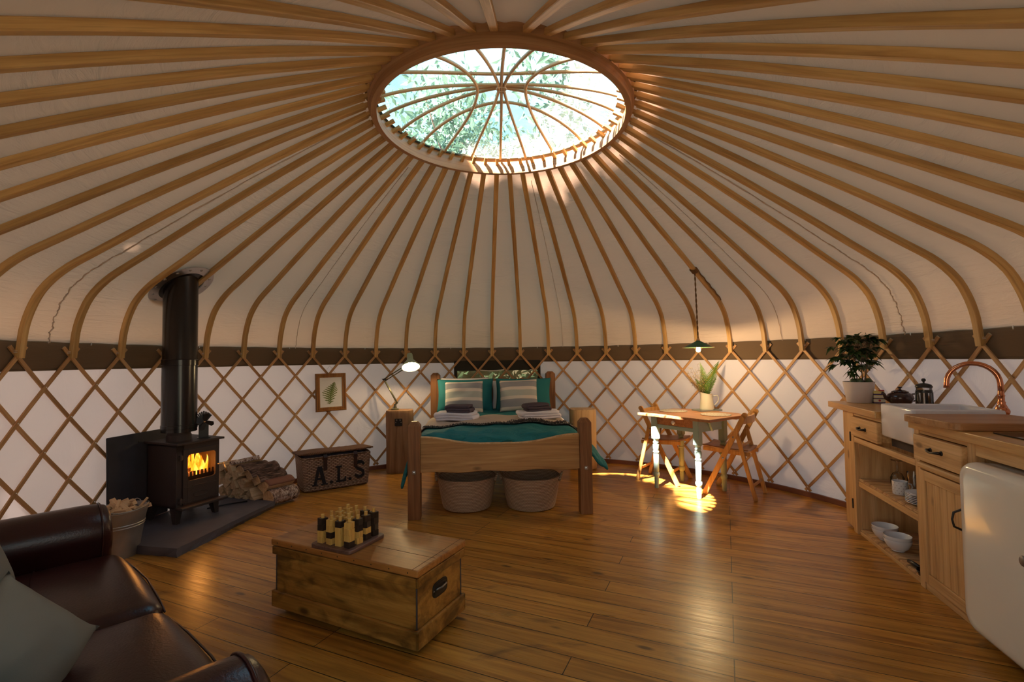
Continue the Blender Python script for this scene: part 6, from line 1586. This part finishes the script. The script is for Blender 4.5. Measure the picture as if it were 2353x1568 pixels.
# tea packet
tpk = thing('tea_packet', 'small yellow and purple striped tea packet beside the plant pot', 'tea packet', kw(.0, 0, 0) * 0 + Vector((2.785, 3.655, .9285)), radians(-22))
m = MB(); m.box2((-.035, -.022, 0), (.035, .022, .075)); m.prism([(-.022, .075), (.022, .075), (0, .096)], -.035, .035, Matrix(((0, 0, 1, 0), (1, 0, 0, 0), (0, 1, 0, 0), (0, 0, 0, 1)))); m.build('carton', 'tea_yellow', tpk)
for z0_, z1_, mt in ((.001, .010, 'tea_purple'), (.064, .073, 'tea_purple'), (.034, .040, 'tea_purple'), (.044, .058, 'tea_white'), (.013, .030, 'tea_white')):
    m = MB(); m.box2((-.0356, -.0226, z0_), (.0356, .0226, z1_)); m.build('printed_band', mt, tpk)
m = MB(); m.box2((.0, -.012, .094), (.034, .012, .101)); m.build('top_flap', 'tea_red', tpk)
m = MB(); m.lathe([(.008, 0), (0, .001)], (0, -.0228, .022), 12, R=euler(90)); m.build('printed_spot', 'tea_red', tpk)
# teapot
tpo = thing('teapot', 'glossy dark brown teapot behind the sink', 'teapot', Vector((2.80, 3.47, .9285)), radians(170))
m = MB(); m.lathe([(0, .003), (.045, 0), (.050, .006), (.072, .030), (.080, .055), (.072, .082), (.050, .096), (.040, .099), (0, .099)], n=40, cap=False); m.build('pot', 'teapot_brown', tpo, smooth=True)
m = MB(); m.lathe([(.050, .096), (.052, .101), (.035, .110), (.012, .114), (.006, .118), (.006, .124), (.015, .130), (.012, .136), (0, .138)], n=32, cap=False); m.build('teapot_lid', 'teapot_brown', tpo, smooth=True, auto=50)
m = MB(); m.tube([(.066, 0, .040), (.092, 0, .055), (.105, 0, .085), (.118, 0, .094)], .013, 12, scale=[1.3, 1, .75, .7]); m.build('spout', 'teapot_brown', tpo, smooth=True)
m = MB(); m.tube([(-.066, 0, .080), (-.095, 0, .085), (-.108, 0, .060), (-.098, 0, .035), (-.068, 0, .030)], .006, 8); m.build('handle', 'teapot_brown', tpo, smooth=True)
# cafetiere
cf = thing('cafetiere', 'glass and black cafetiere beside the teapot', 'cafetiere', Vector((2.755, 3.215, .9285)), radians(20))
m = MB(); m.lathe([(0, .012), (.041, .012), (.042, .018), (.042, .142), (.046, .150), (.044, .150), (.0405, .142), (.0405, .018), (0, .014)], n=36, cap=False); m.build('beaker', 'clear_glass', cf, smooth=True)
m = MB(); m.lathe([(.044, .006), (.0445, .022), (.043, .022)], n=36, cap=False); m.lathe([(.0435, .112), (.0445, .112), (.0445, .128), (.0435, .128), (.0435, .112)], n=36, cap=False)
for k in range(4):
    a_ = pi / 4 + k * pi / 2; m.box((.0445 * cos(a_), .0445 * sin(a_), .065), (.004, .016, .10), R=euler(0, 0, math.degrees(a_)))
m.lathe([(0, 0), (.046, 0), (.046, .008), (0, .008)], n=36); m.build('frame', 'black_plastic', cf, smooth=True, auto=40)
m = MB(); m.lathe([(.046, .148), (.047, .153), (.040, .166), (.020, .174), (.0, .176)], n=36, cap=False); m.lathe([(.0, .176), (.006, .176), (.005, .184), (.012, .190), (.013, .198), (.008, .206), (0, .208)], n=20, cap=False); m.build('cafetiere_lid', 'black_plastic', cf, smooth=True, auto=50)
m = MB(); m.lathe([(.0025, .03), (.0025, .18)], n=8); m.lathe([(0, .028), (.039, .028), (.039, .034), (0, .034)], n=28); m.build('plunger', 'steel', cf, smooth=True, auto=40)
m = MB(); m.tube([(-.044, 0, .128), (-.078, 0, .125), (-.082, 0, .06), (-.046, 0, .03)], .006, 8); m.build('handle', 'black_plastic', cf, smooth=True)
